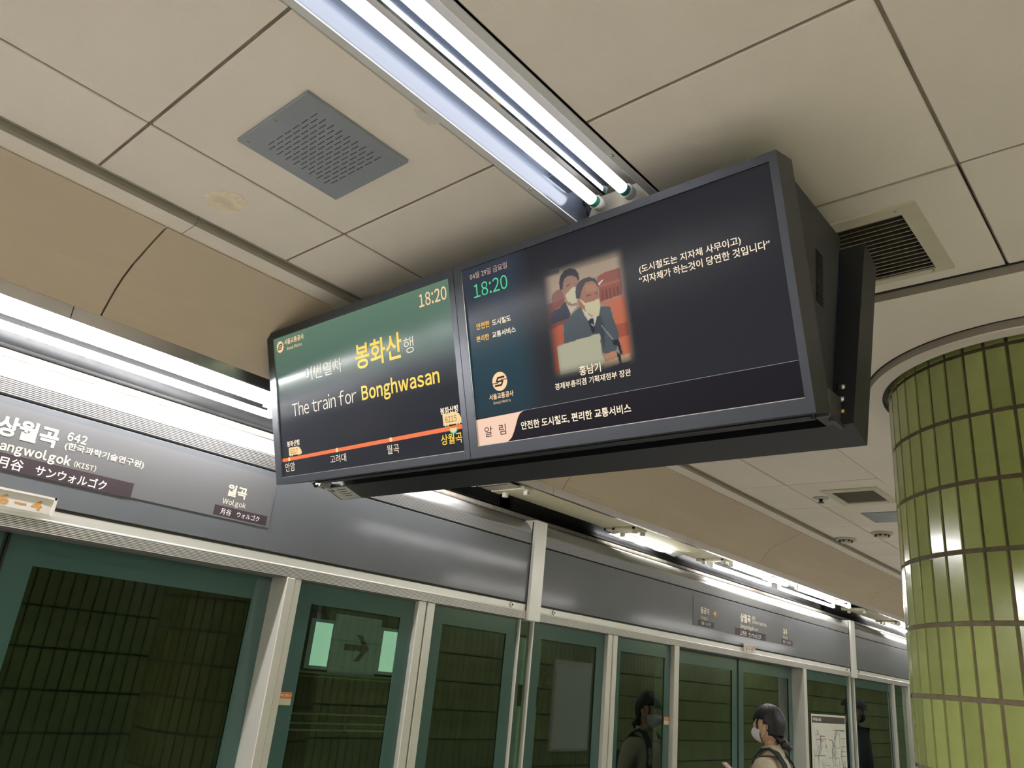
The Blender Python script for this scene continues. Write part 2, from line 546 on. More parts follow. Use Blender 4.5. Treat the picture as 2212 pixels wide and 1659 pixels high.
for a, b in zip([-5.0] + CJ[:-1], CJ):
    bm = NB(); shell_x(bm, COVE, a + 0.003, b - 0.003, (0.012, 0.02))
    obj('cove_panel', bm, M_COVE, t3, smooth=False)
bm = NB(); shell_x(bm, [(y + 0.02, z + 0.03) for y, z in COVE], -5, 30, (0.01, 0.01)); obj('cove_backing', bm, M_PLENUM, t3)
t4 = thing('trim_4', (0, 2.57, 2.62), kind='structure')
lx = -5.0
lj = [-4.2, -1.75, 0.70, 3.16, 4.6, 5.61, 8.06, 10.5, 13, 15.5, 18, 20.4, 22.8, 25.3, 27.7, 30]
for a, b in zip([-5.0] + lj[:-1], lj):
    bm = NB(); box(bm, a + 0.001, b - 0.001, 2.561, 2.566, ZC + 0.901, ZC + 0.944, 0.0008)
    box(bm, a + 0.001, b - 0.001, 2.561, 2.585, ZC + 0.897, ZC + 0.901)
    obj('lip_strip', bm, M_LIP, t4)

# cable trough with its fluorescent units above the doors
YT1, YT2, ZTB = 2.685, 2.838, ZC + 0.896
trough_wall = [(2.586, ZC + 0.899), (2.66, ZC + 0.962)]
tr_out = [(2.93, ZC + 0.962), (2.995, ZC + 0.886), (3.005, ZC + 0.872), (3.02, ZC + 0.872)]
t5 = thing('trim_5', (0, 2.8, 2.6), kind='structure')
bm = NB(); shell_x(bm, trough_wall, X0, X1, (-0.002, 0.006)); obj('inner_reflector', bm, M_MIRR2, t5)
bm = NB(); shell_x(bm, tr_out, X0, X1, (0.006, 0.004)); obj('outer_reflector', bm, M_MIRR2, t5)
bm = NB()
for k in range(9):
    yy = 2.592 + k * 0.0078; zz = ZC + 0.9035 + k * 0.0067
    box(bm, X0, X1, yy, yy + 0.0022, zz - 0.003, zz + 0.0005)
obj('mirrored_ribs', bm, M_SILVER, t5)['kind'] = 'stuff'  # raised strips imitate the header ribs mirrored in the inner reflector
bm = NB(); box(bm, X0, X1, 2.65, 2.94, ZC + 0.972, ZC + 0.978); obj('top_plate', bm, M_PLENUM, t5)
bm = NB(); tube(bm, (X0, 3.00, ZC + 0.855), (X1, 3.00, ZC + 0.855), 0.014, seg=14); tube(bm, (X0, 3.03, ZC + 0.872), (X1, 3.03, ZC + 0.872), 0.010, seg=10)
obj('conduit', bm, M_BAR, t5)
bm = NB(); box(bm, X0, X1, 3.05, 3.09, ZC + 0.80, 3.35); obj('closing_plate', bm, M_BAR, t5)

UNITS = [(-4.55, -3.35, 1), (-3.28, -2.08, 1), (-2.02, -0.86, 1), (-0.80, 0.34, 1), (0.40, 1.61, 1), (1.70, 2.84, 1), (3.08, 4.16, 0), (4.24, 5.36, 2), (5.47, 6.52, 1), (6.70, 8.00, 1), (8.42, 9.46, 0), (9.55, 10.75, 1)]
xx = 10.9
while xx < 28: UNITS.append((xx, xx + 1.18, 1)); xx += 1.32
UL = {0: 'unlit trough light unit above the screen doors, tubes missing, just right of the hanging display',
      2: 'trough light unit with a bent strip brightened by an added tube, between dark and lit units',
      }
UW = ['end of the row behind the viewer', 'behind the viewer']
ui = 0
for n_, (a, b, k) in enumerate(UNITS):
    if n_ < 4: lb = ['rearmost lit trough light over the doors, far behind the viewer', 'second lit trough light from the rear end behind the viewer', 'lit trough light over the doors just behind the viewer', 'lit trough light over the doors right beside the viewer, left of the frame'][n_]
    elif n_ == 4: lb = 'lit twin-tube trough light at the left edge, its tube ends touching the display'
    elif n_ == 5: lb = 'lit trough light whose bright end tray peeks out below the hanging display'
    elif n_ == 6: lb = 'dark beige tubeless trough light tray just right of the first header column'
    elif n_ == 7: lb = 'trough light with a bent strip along its tray, brightened by an added tube'
    elif n_ == 8: lb = 'lit trough light above the second station name sign, nearer of two lit units'
    elif n_ == 9: lb = 'lit trough light just before the second header column, farther of two lit units'
    elif n_ == 10: lb = 'dark tubeless trough light tray just left of the tiled pillar'
    elif n_ == 11: lb = 'lit trough light whose tubes run behind the green tiled pillar edge'
    else: lb = 'far lit trough light hidden behind the green tiled pillar'
    t = thing('trough_light', ((a + b) / 2, 2.8, ZC + 0.95), lb, 'light', 'fluorescent units in the trough above the doors')
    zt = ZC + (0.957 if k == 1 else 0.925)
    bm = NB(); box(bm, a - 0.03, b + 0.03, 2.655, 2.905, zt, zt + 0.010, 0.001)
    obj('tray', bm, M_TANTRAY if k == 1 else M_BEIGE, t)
    bm = NB(); box(bm, a - 0.045, a + 0.02, 2.662, 2.898, zt - 0.017, zt - 0.001, 0.002); obj('tray_end', bm, M_BEIGE, t)
    bm = NB(); box(bm, b - 0.02, b + 0.045, 2.662, 2.898, zt - 0.017, zt - 0.001, 0.002); obj('tray_end', bm, M_BEIGE, t)
    if k == 2:
        bm = NB(); tube(bm, (a + 0.03, 2.915, ZC + 0.908), (b - 0.38, 2.905, ZC + 0.912), 0.008, seg=12); obj('tube', bm, M_TUBE3, t)  # lit tube added to brighten the bent strip
    if k == 1:
        for yy in (YT1, YT2):
            bm = NB(); tube(bm, (a + 0.03, yy, ZTB), (b - 0.03, yy, ZTB), 0.0135, seg=14); obj('tube', bm, M_TUBE5 if n_ < 5 else M_TUBE3, t)
    for e_ in (a, b):
        s_ = 1 if e_ == a else -1
        for yh in (YT1, YT2):
            bm = NB(); box(bm, e_ + (-0.004 if s_ > 0 else -0.020), e_ + (0.020 if s_ > 0 else 0.004), yh - 0.014, yh + 0.014, ZC + 0.884, zt + 0.001, 0.003)
            obj('lamp_holder', bm, M_SOCKET, t)
    bm = NB()
    path_tube(bm, [(b + 0.01, 2.80, ZC + 0.95), (b + 0.03, 2.81, ZC + 0.92), (b + 0.045, 2.85, ZC + 0.905), (b + 0.05, 2.88, ZC + 0.93)], 0.0025, 6)
    obj('wire', bm, M_INK, t)
    if k == 2:
        bm = NB()
        q = 14
        for i in range(q):
            xa = a + 0.0 + (b - a - 0.25) * i / q; xb = a + (b - a - 0.25) * (i + 1) / q
            d1 = 0.010 * math.sin(i * 1.7); d2 = 0.010 * math.sin((i + 1) * 1.7)
            slab(bm, ((xa, 2.870 + d1, ZC + 0.921), (xb, 2.870 + d2, ZC + 0.921), (xb, 2.955, ZC + 0.905 + d2 * 0.4), (xa, 2.955, ZC + 0.905 + d1 * 0.4)), (0, 0, 0.002))
        obj('bent_strip', bm, mat('bent_strip_white', (0.9, 0.9, 0.86), 0.25, 0.0), t)
# bright end tray between the display and the first dark unit
t = thing('lamp_cover', (2.95, 2.79, ZC + 0.93), 'short lit white lamp end cover seen just under the hanging display', 'light')
bm = NB(); box(bm, 2.892, 3.030, 2.68, 2.90, ZC + 0.912, ZC + 0.920, 0.002); box(bm, 2.892, 2.898, 2.68, 2.90, ZC + 0.920, ZC + 0.935)
obj('cover', bm, M_ENAMEL, t)
bm = NB(); path_tube(bm, [(2.93, 2.69, ZC + 0.910), (2.935, 2.80, ZC + 0.909), (2.94, 2.90, ZC + 0.910)], 0.002, 6); obj('wire', bm, M_INK, t)

# ------------------------------------------------------------------ screen door wall
wall = thing('wall_left', (0, 2.8, 0), kind='structure')
HC = [(3.30, 3.40), (8.27, 8.385), (13.5, 13.6), (18.7, 18.8), (23.9, 24.0)]   # header columns
edges = [X0] + [e for c in HC for e in c] + [X1]
segs = [(edges[i], edges[i + 1]) for i in range(0, len(edges), 2)]
SILV = [(2.800, ZC + 0.727), (2.806, ZC + 0.742), (2.822, ZC + 0.768), (2.85, ZC + 0.793), (2.905, ZC + 0.815), (2.985, ZC + 0.825)]
for a, b in segs:
    bm = NB(); box(bm, a + 0.002, b - 0.002, 2.797, 2.812, ZC + 0.353, ZC + 0.662, 0.0015); obj('fascia_panel', bm, M_FASCIA, wall)
    bm = NB(); box(bm, a, b, 2.812, 2.85, ZC + 0.655, ZC + 0.676); obj('fascia_gap', bm, M_BLACK, wall)
    bm = NB()
    for k in range(9):
        z = ZC + 0.672 + k * 0.0061
        prism_x(bm, [(2.7975, z), (2.7975, z + 0.0038), (2.8035, z + 0.0044), (2.8035, z)], a + 0.001, b - 0.001)
    obj('upper_ribs', bm, M_SILVER, wall)['kind'] = 'stuff'
    bm = NB(); box(bm, a, b, 2.8036, 2.83, ZC + 0.668, ZC + 0.727); obj('rib_backing', bm, mat('rib_shadow', (0.15, 0.15, 0.14), 0.6), wall)
    bm = NB(); shell_x(bm, SILV, a + 0.001, b - 0.001, (0.004, -0.004)); obj('top_cover', bm, M_SILVER, wall, smooth=True)
    bm = NB(); prism_x(bm, [(2.796, ZC + 0.268), (2.796, ZC + 0.309), (2.800, ZC + 0.312), (2.800, ZC + 0.342), (2.806, ZC + 0.344), (2.86, ZC + 0.344), (2.86, ZC + 0.268)], a + 0.001, b - 0.001)
    obj('door_rail', bm, M_RAIL, wall)
    bm = NB(); box(bm, a, b, 2.812, 2.85, ZC + 0.340, ZC + 0.356); box(bm, a, b, 2.7955, 2.7965, ZC + 0.2685, ZC + 0.3075); obj('rail_gap', bm, M_RIBDARK, wall)
    bm = NB()
    for k in range(8):
        z = ZC + 0.268 + k * 0.0052
        prism_x(bm, [(2.791, z), (2.791, z + 0.0028), (2.7956, z + 0.0034), (2.7956, z)], a + 0.001, b - 0.001)
    obj('lower_ribs', bm, M_RAIL, wall)['kind'] = 'stuff'
    bm = NB(); box(bm, a, b, 2.80, 3.02, ZC + 0.262, ZC + 0.267); obj('rail_underside', bm, M_RIBDARK, wall)
for a, b in HC:
    bm = NB(); box(bm, a, b, 2.776, 2.90, ZC + 0.262, ZC + 0.800, 0.002); obj('header_column', bm, M_RAIL, wall)
    bm = NB(); box(bm, a - 0.004, b + 0.004, 2.795, 2.80, ZC + 0.27, ZC + 0.79); obj('column_gap', bm, M_BLACK, wall)
# locks on the rail
for lx_ in (3.18, 3.543, 8.16, 8.50):
    bm = NB(); tube(bm, (lx_, 2.802, ZC + 0.328), (lx_, 2.793, ZC + 0.328), 0.0135, 0.012, 18)
    lk = obj('lock', bm, M_STEEL, wall)
    bm = NB(); tube(bm, (lx_, 2.7935, ZC + 0.328), (lx_, 2.7915, ZC + 0.328), 0.006, 0.005, 12); obj('keyhole', bm, M_INK, lk)
# backing above the rail so no light leaks to the track
bm = NB(); box(bm, X0, X1, 2.88, 2.92, ZC + 0.268, ZC + 0.79); obj('header_backing', bm, M_PLENUM, wall)
# sill
bm = NB(); box(bm, X0, X1, 2.79, 3.0, 0.0, 0.10); obj('sill', bm, M_POST, wall)

Z1 = ZC + 0.266
def mullion(x0, x1, y0=2.795, y1=2.86, name='mullion'):
    bm = NB(); box(bm, x0, x1, y0, y1, 0.10, Z1, 0.003); return obj(name, bm, M_POST, wall)
def post(x0, x1):
    bm = NB()
    s = 0.55
    xm = x0 + (x1 - x0) * s
    box(bm, x0, xm - 0.001, 2.789, 2.94, 0.10, Z1, 0.003)
    box(bm, xm + 0.001, x1, 2.793, 2.94, 0.10, Z1, 0.003)
    return obj('door_post', bm, M_POST, wall)
def border(bm, x0, x1, z0, z1, y, wd, top, yb=0.003):
    box(bm, x0, x0 + wd, y, y + yb, z0, z1)
    box(bm, x1 - wd, x1, y, y + yb, z0, z1)
    box(bm, x0 + wd, x1 - wd, y, y + yb, z1 - top, z1)
    box(bm, x0 + wd, x1 - wd, y, y + yb, z0, z0 + 0.10)
wn = [0]; dn = [0]
def window(x0, x1, wd=0.08):
    wn[0] += 1
    t = thing('window_%d' % wn[0], ((x0 + x1) / 2, 2.83, 0.1), kind='structure')
    bm = NB(); box(bm, x0, x1, 2.826, 2.834, 0.10, Z1); obj('pane', bm, M_GLASS, t)
    if wd > 0:
        bm = NB(); border(bm, x0, x1, 0.10, Z1 - 0.001, 2.821, wd, 0.085); obj('printed_border', bm, M_TEAL, t)
def door(xa, xs, xb):
    """two sliding leaves, closed, behind the posts"""
    dn[0] += 1
    t = thing('door_%d' % dn[0], (xs, 2.91, 0.1), kind='structure')
    for x0, x1, s in ((xa - 0.02, xs - 0.002, -1), (xs + 0.002, xb + 0.02, 1)):
        bm = NB(); box(bm, x0, x1, 2.906, 2.914, 0.10, Z1); lf = obj('leaf', bm, M_GLASS, t)
        bm = NB(); border(bm, x0, x1, 0.10, Z1 - 0.001, 2.900, 0.095, 0.095); obj('printed_border', bm, M_TEAL, lf)
        e = x1 if s < 0 else x0
        bm = NB(); box(bm, e - 0.007, e - 0.001, 2.896, 2.916, 0.10, Z1) if s < 0 else box(bm, e + 0.001, e + 0.007, 2.896, 2.916, 0.10, Z1)
        obj('edge_seal', bm, M_BLACK, lf)

def bay(pL, pR, m0, m1, c0, c1, has_mid=True):
    pass
# bay around the first column
door(-0.26, 0.815, 1.80); post(1.80, 1.872)
window(1.876, 2.527); mullion(2.527, 2.575); mullion(2.583, 2.632); window(2.632, 3.270, 0.085)
mullion(3.268, 3.280, 2.805, 2.845, 'slim_mullion'); window(3.282, 3.378, 0.0); mullion(3.380, 3.392, 2.805, 2.845, 'slim_mullion')
window(3.394, 4.085); mullion(4.085, 4.134); mullion(4.142, 4.19); window(4.19, 4.867, 0.075); post(4.867, 4.937)
door(4.937, 6.03, 7.075); post(7.075, 7.145)
window(7.15, 8.25, 0.05); mullion(8.25, 8.27, 2.805, 2.845, 'slim_mullion'); window(8.272, 8.37, 0.0); mullion(8.37, 8.385, 2.805, 2.845, 'slim_mullion')
window(8.39, 9.56, 0.06); mullion(9.56, 9.61); window(9.62, 10.10, 0.0); post(10.10, 10.17)
door(10.17, 11.25, 12.3); post(12.3, 12.37)
window(12.38, 13.5); mullion(13.5, 13.6); window(13.61, 15.28); post(15.28, 15.35); door(15.35, 16.4, 17.5); post(17.5, 17.57)
window(17.58, 18.7); mullion(18.7, 18.8); window(18.81, 20.48); post(20.48, 20.55); door(20.55, 21.6, 22.7); post(22.7, 22.77); window(22.78, 29.9)
post(-0.335, -0.265); window(-1.6, -0.34); mullion(-1.70, -1.6); window(-3.3, -1.71); post(-3.38, -3.31); window(-4.99, -3.39)

# ------------------------------------------------------------------ track side
YW = 6.6
bm = NB(); box(bm, X0, X1, YW + 0.012, YW + 0.2, -1.2, 3.5)
wtrack = tag(obj('wall_track', bm, M_TUNNEL), kind='structure')
bm = NB(); box(bm, X0, X1, 3.0, YW + 0.2, -1.3, -1.2); tag(obj('trim_6', bm, M_TUNNEL), kind='structure')
bm = NB(); box(bm, X0, X1, 3.05, YW + 0.2, 3.3, 3.4); tag(obj('trim_7', bm, M_TUNNEL), kind='structure')
bm = NB(); box(bm, X0, X1, 2.98, 3.02, -1.2, -0.0); tag(obj('trim_8', bm, M_TUNNEL), kind='structure')
# green wall tiles behind the viewer, seen mirrored in the glass
TW, TH, TZ0 = 0.116, 0.366, 0.02
def tilebm(bm, cx, cz, w_, h_, y):
    c = 0.004
    o_ = [bm.verts.new(p) for p in ((cx - w_, y, cz - h_), (cx + w_, y, cz - h_), (cx + w_, y, cz + h_), (cx - w_, y, cz + h_))]
    i_ = [bm.verts.new(p) for p in ((cx - w_ + c, y + 0.012, cz - h_ + c), (cx + w_ - c, y + 0.012, cz - h_ + c), (cx + w_ - c, y + 0.012, cz + h_ - c), (cx - w_ + c, y + 0.012, cz + h_ - c))]
    bm.faces.new(i_[::-1])
    for k in range(4): bm.faces.new([o_[(k + 1) % 4], o_[k], i_[k], i_[(k + 1) % 4]])
bm = NB(); tilebm(bm, 0, 0, TW / 2 - 0.005, TH / 2 - 0.007, 0)
tme = bpy.data.meshes.new('wall_tile'); bm.to_mesh(tme); bm.free(); tme.materials.append(M_WTILE)
rest = NB()
c0_, c1_ = int(X0 / TW), int(X1 / TW)
for i in range(c0_, c1_):
    for j in range(0, 8):
        cx, cz = (i + 0.5) * TW, TZ0 + (j + 0.5) * TH
        if j > 6: continue
        if 4.0 < cx < 10.9 and 2 <= j <= 6:
            o = bpy.data.objects.new('tile', tme); COL.objects.link(o); o.parent = wright; o.location = (cx, YB, cz)
        else:
            tilebm(rest, cx, cz, TW / 2 - 0.005, TH / 2 - 0.007, YB)
obj('tiles', rest, M_WTILE, wright)['kind'] = 'stuff'
t = thing('wall_advert', (10.9, YB + 0.03, 0.7), 'pale lit advert panel seen as a soft glow mirrored in the glass', 'panel')
bm = NB(); box(bm, 10.4, 11.4, YB + 0.015, YB + 0.06, 0.6, 1.95, 0.004); obj('case', bm, M_RAIL, t)
bm = NB(); box(bm, 10.44, 11.36, YB + 0.06, YB + 0.064, 0.64, 1.91); obj('face', bm, mat('advert_face', (0.45, 0.48, 0.36), 0.4, emit=(0.85, 0.9, 0.7), es=0.15), t)

# unseen fill lamps added to light the track side
for k in range(4):
    xl = 8.5 + k * 4.5
    t = thing('track_fill_lamp', (xl, 3.25, 3.2), 'added fill lamp on the track side, hidden by the header', 'light', 'added track side fill lamps')
    bm = NB(); box(bm, xl - 0.6, xl + 0.6, 3.20, 3.30, 3.24, 3.30, 0.004); obj('body', bm, M_ENAMEL, t)
    bm = NB(); tube(bm, (xl - 0.55, 3.25, 3.215), (xl + 0.55, 3.25, 3.215), 0.015, seg=10); obj('tube', bm, mat('track_fill_tube', (0.9, 0.9, 0.9), 0.4, emit=(0.95, 1.0, 0.9), es=8.0), t)

# arrow board and two lit panels, standing in for blurred shapes in the glass
M_LITP = mat('lit_panel', (0.6, 0.7, 0.6), 0.4, emit=(0.62, 0.86, 0.66), es=0.42)
M_BOARD = mat('board_dark', (0.055, 0.065, 0.065), 0.5, emit=(0.4, 0.5, 0.45), es=0.06)
t = thing('track_board', (5.1, YW - 0.03, 1.5), 'dark guide board with a black right-pointing arrow on the track wall behind the glass', 'sign')
bm = NB(); box(bm, 4.82, 5.37, YW - 0.14, YW - 0.09, 1.52, 2.06, 0.004); obj('board', bm, M_BOARD, t)
A3 = Vector((0, YW - 0.142, 0)); UX = Vector((1, 0, 0)); VZ = Vector((0, 0, 1)); NY = Vector((0, -1, 0))
bm = NB()
poly(bm, [(4.94, 1.735), (5.16, 1.735), (5.07, 1.64), (5.14, 1.64), (5.25, 1.765), (5.14, 1.89), (5.07, 1.89), (5.16, 1.795), (4.94, 1.795)], A3, UX, VZ, NY)
obj('arrow', bm, M_INK, t)
for (xa, xb), lb in (((4.55, 4.79), 'pale green lit panel left of the arrow board, standing in for a blurred glow'), ((5.39, 5.76), 'pale green lit panel right of the arrow board, standing in for a blurred glow')):
    t = thing('lit_panel', ((xa + xb) / 2, YW - 0.03, 1.56), lb, 'panel', 'lit panels beside the arrow board')
    bm = NB(); box(bm, xa, xb, YW - 0.14, YW - 0.09, 1.54, 1.99, 0.003); obj('case', bm, M_BOARD, t)
    bm = NB(); box(bm, xa + 0.02, xb - 0.02, YW - 0.144, YW - 0.14, 1.57, 1.96); obj('face', bm, M_LITP, t)
t = thing('streak_bars', (5.2, YW - 0.05, 1.0), 'level metal bars standing in for blurred bright streaks behind the glass', 'rack')  # bars imitate blurred bright streaks reflected in the glass
for z_, h_ in ((1.50, 0.018), (1.47, 0.01), (1.14, 0.014), (1.06, 0.014), (1.0, 0.016)):
    bm = NB(); box(bm, 4.45, 5.95, YW - 0.08, YW - 0.05, z_, z_ + h_); obj('bar', bm, mat('streak_bar_metal', (0.34, 0.36, 0.28), 0.35, 0.5), t)
for k in range(3):
    bm = NB(); box(bm, 4.55 + k * 0.65, 4.58 + k * 0.65, YW - 0.05, YW + 0.008, 0.98, 1.53); obj('bracket', bm, M_TUNNEL, t)
t = thing('track_light_box', (8.0, YW - 0.04, 0.5), 'tall narrow green-lit box on the track wall behind the third glass', 'panel')
bm = NB(); box(bm, 7.60, 7.98, YW - 0.14, YW - 0.09, 0.6, 2.1, 0.004); obj('case', bm, M_BOARD, t)
bm = NB(); box(bm, 7.63, 7.95, YW - 0.144, YW - 0.14, 0.62, 2.08); obj('face', bm, mat('lit_green', (0.3, 0.5, 0.25), 0.4, emit=(0.34, 0.50, 0.30), es=0.08), t)
t = thing('track_phone_box', (7.9, YW - 0.1, 1.35), 'small black call box with a looped cord over the green-lit box', 'box')
bm = NB(); box(bm, 7.58, 7.93, YW - 0.24, YW - 0.15, 1.32, 1.56, 0.006); obj('case', bm, M_INK, t)
bm = NB(); path_tube(bm, [(7.95, YW - 0.2, 1.56), (8.02, YW - 0.2, 1.72), (8.12, YW - 0.2, 1.60), (7.98, YW - 0.2, 1.57)], 0.01, 6); obj('cord', bm, M_INK, t)

# ------------------------------------------------------------------ header signs
HU, HV, HN = Vector((1, 0, 0)), Vector((0, 0, 1)), Vector((0, -1, 0))
YS = 2.7955
HO = Vector((0, YS, 0))
def header_sign(x0, dz, lb, plate=True, plb=None):
    t = thing('station_sign', (x0 + 0.1, YS, 2.13 + dz), lb, 'sign', 'station name signs on the header')
    O = HO + HU * x0 + HV * dz
    bm = NB(); frame_box(bm, O, HU, HV, HN, -0.74, 1.012, 2.136, 2.337, -0.0015, 0.0005); obj('film', bm, M_SIGNP, t)
    def bar(a, b, c, d):
        bm = NB(); frame_box(bm, O, HU, HV, HN, a, b, c, d, 0.0006, 0.0010); return obj('name_bar', bm, M_SIGNB, t)
    bar(-0.09, 0.458, 2.133, 2.185); bar(-0.665, -0.43, 2.143, 2.180); bar(0.77, 0.998, 2.143, 2.180)
    S, W_ = M_SIGNT, M_SIGNW
    for s, u, v, wd, ht, off, m in (
        ('상월곡', 0.0, 2.236, 0.182, 0.066, 0.035, S), ('642', 0.206, 2.274, 0.062, 0.028, 0.02, S), ('(한국과학기술연구원)', 0.206, 2.240, 0.268, 0.028, 0.015, S),
        ('Sangwolgok', 0.0, 2.193, 0.238, 0.031, 0.028, S), ('(KIST)', 0.250, 2.192, 0.071, 0.022, 0.015, S),
        ('上月谷', -0.005, 2.1385, 0.112, 0.036, 0.015, W_), ('サンウォルゴク', 0.143, 2.1385, 0.226, 0.034, 0.015, W_),
        ('월곡', 0.805, 2.222, 0.085, 0.046, 0.03, S), ('Wolgok', 0.796, 2.1905, 0.100, 0.021, 0.01, S), ('月谷', 0.797, 2.1485, 0.045, 0.024, 0.012, W_), ('ウォルゴク', 0.866, 2.1505, 0.099, 0.022, 0.012, W_),
        ('돌곶이', -0.636, 2.226, 0.130, 0.047, 0.03, S), ('Dolgoji', -0.630, 2.190, 0.100, 0.024, 0.01, S), ('石串', -0.625, 2.149, 0.045, 0.025, 0.012, W_), ('トルゴジ', -0.56, 2.151, 0.085, 0.022, 0.012, W_)):
        lettering(s, O, HU, HV, HN, u, v, wd, ht, off, m, t, 0.0014)
    bm = NB(); poly(bm, [(-0.45, 2.246), (-0.40, 2.225), (-0.40, 2.267)], O, HU, HV, HN, 0.0014); obj('direction_arrow', bm, M_TRI, t)
    if plate:
        p = thing('door_number_plate', (x0 + 0.13, 2.78, 2.02 + dz), plb, 'sign', 'door number plates on the rail')
        O2 = Vector((x0, 2.789, dz))
        bm = NB(); frame_box(bm, O2, HU, HV, HN, 0.035, 0.227, 2.022, 2.077, 0.0, 0.006)
        bmesh.ops.bevel(bm, geom=bm.edges[:], offset=0.002, segments=1, affect='EDGES'); obj('plate', bm, M_PLATE, p)
        bm = NB()
        for q in ((0.035, 0.227, 2.072, 2.079), (0.220, 0.229, 2.020, 2.079), (0.033, 0.042, 2.020, 2.079)):
            frame_box(bm, O2, HU, HV, HN, q[0], q[1], q[2], q[3], 0.006, 0.010)
        obj('rim', bm, M_PLATE, p)
        lettering('6 – 4', O2, HU, HV, HN, 0.066, 2.030, 0.125, 0.032, 0.025, M_ORANGE, p, 0.0066)
header_sign(0.66, 0.002, 'large grey station name sign at the left, partly cut by the frame', True, 'white door plate reading 6 – 4 at the left edge under the near sign')
header_sign(5.86, -0.008, 'whole grey station name sign on the second header panel', True, 'small white door plate under the middle of the second station sign')
header_sign(11.06, -0.010, 'far station name sign whose left end shows beside the pillar', False)

# door stickers
def sticker(x0, z0, y, lb, s, wd=0.062):
    t = thing('door_sticker', (x0, y, z0), lb, 'sticker', 'orange and pale door stickers')
    O = Vector((x0, y, z0))
    bm = NB(); frame_box(bm, O, HU, HV, HN, 0, wd, 0, 0.024, 0, 0.001); obj('lower_band', bm, M_STKW, t)
    bm = NB(); frame_box(bm, O, HU, HV, HN, 0, wd, 0.024, 0.048, 0, 0.001); obj('upper_band', bm, M_STKO, t)
    lettering(s, O, HU, HV, HN, 0.004, 0.031, wd - 0.008, 0.010, 0.02, M_SIGNT, t, 0.0015)
sticker(1.878, 1.489, 2.8195, 'orange and pale sticker beside the post under the near sign', '봉화산 방면 6-4')
sticker(4.80, 1.472, 2.8195, 'orange and pale sticker left of the post beside the woman', '봉화산 방면 5-4')
sticker(7.155, 1.470, 2.8195, 'small orange and pale sticker right of the post beside the map', '봉화산 방면 5-4', 0.05)

# line map poster on the glass
t = thing('map_poster', (7.70, 2.80, 0.8), 'tall line map poster with a dark heading on the glass beside the woman', 'poster')
O = Vector((7.275, 2.8185, 0.0))
PWD = 0.835
bm = NB(); frame_box(bm, O, HU, HV, HN, 0, PWD, 0.55, 1.606, -0.002, 0.001)
obj('sheet', bm, M_POSTER, t)
bm = NB(); frame_box(bm, O, HU, HV, HN, 0.015, PWD - 0.015, 1.535, 1.590, 0.001, 0.0016); obj('heading', bm, M_PHEAD, t)
lettering('지하철노선도', O, HU, HV, HN, 0.03, 1.549, 0.20, 0.028, 0.04, M_PWHITE, t, 0.002)
rl = random.Random(5)
def ribbon(bm, pts, wd):
    for (a, b), (c, d) in zip(pts[:-1], pts[1:]):
        L_ = math.hypot(c - a, d - b) or 1
        nx, ny = -(d - b) / L_ * wd / 2, (c - a) / L_ * wd / 2
        poly(bm, [(a + nx, b + ny), (a - nx, b - ny), (c - nx, d - ny), (c + nx, d + ny)], O, HU, HV, HN, 0.0017)
bg = NB(); bd = NB(); bv = NB()
for k in range(56):
    x = rl.uniform(0.06, PWD - 0.1); z = rl.uniform(0.62, 1.45)
    cen = math.exp(-((x - 0.45) ** 2) / 0.05)
    pts = [(x, z)]
    for s in range(rl.randint(3, 6)):
        a = rl.choice((0, PI / 4, -PI / 4, PI / 2, 3 * PI / 4, -PI / 2))
        l = rl.uniform(0.03, 0.12)
        x = min(max(x + l * math.cos(a), 0.04), PWD - 0.04); z = min(max(z + l * math.sin(a), 0.6), 1.48)
        pts.append((x, z))
    ribbon((bg, bg, bd, bv)[k % 4], pts, 0.006)
for z in (1.47, 1.41, 1.34, 1.30, 1.26, 1.16, 1.09): ribbon(bg, [(0.68, z), (0.81, z)], 0.007)
ribbon(bd, [(0.05, 1.27), (0.18, 1.27), (0.30, 1.27)], 0.007); ribbon(bg, [(0.56, 1.45), (0.56, 1.33), (0.66, 1.33), (0.66, 1.48)], 0.006)
ribbon(bg, [(0.06, 1.50), (0.10, 1.40), (0.14, 1.30), (0.14, 1.20), (0.22, 1.08), (0.22, 0.9), (0.45, 0.85)], 0.006)
ribbon(bg, [(0.2, 1.24), (0.32, 1.02), (0.35, 0.8)], 0.006); ribbon(bg, [(0.24, 1.24), (0.36, 1.04), (0.4, 0.8)], 0.006)
obj('map_lines', bg, M_LINEG, t)['kind'] = 'stuff'; obj('map_lines_dark', bd, M_LINED, t)['kind'] = 'stuff'; obj('map_lines_violet', bv, M_LINEB, t)['kind'] = 'stuff'
bm = NB(); ribbon(bm, [(0.10, 1.40), (0.34, 1.405)], 0.006); ribbon(bm, [(0.22, 1.44), (0.215, 1.36)], 0.007); obj('red_mark', bm, M_LINER, t)

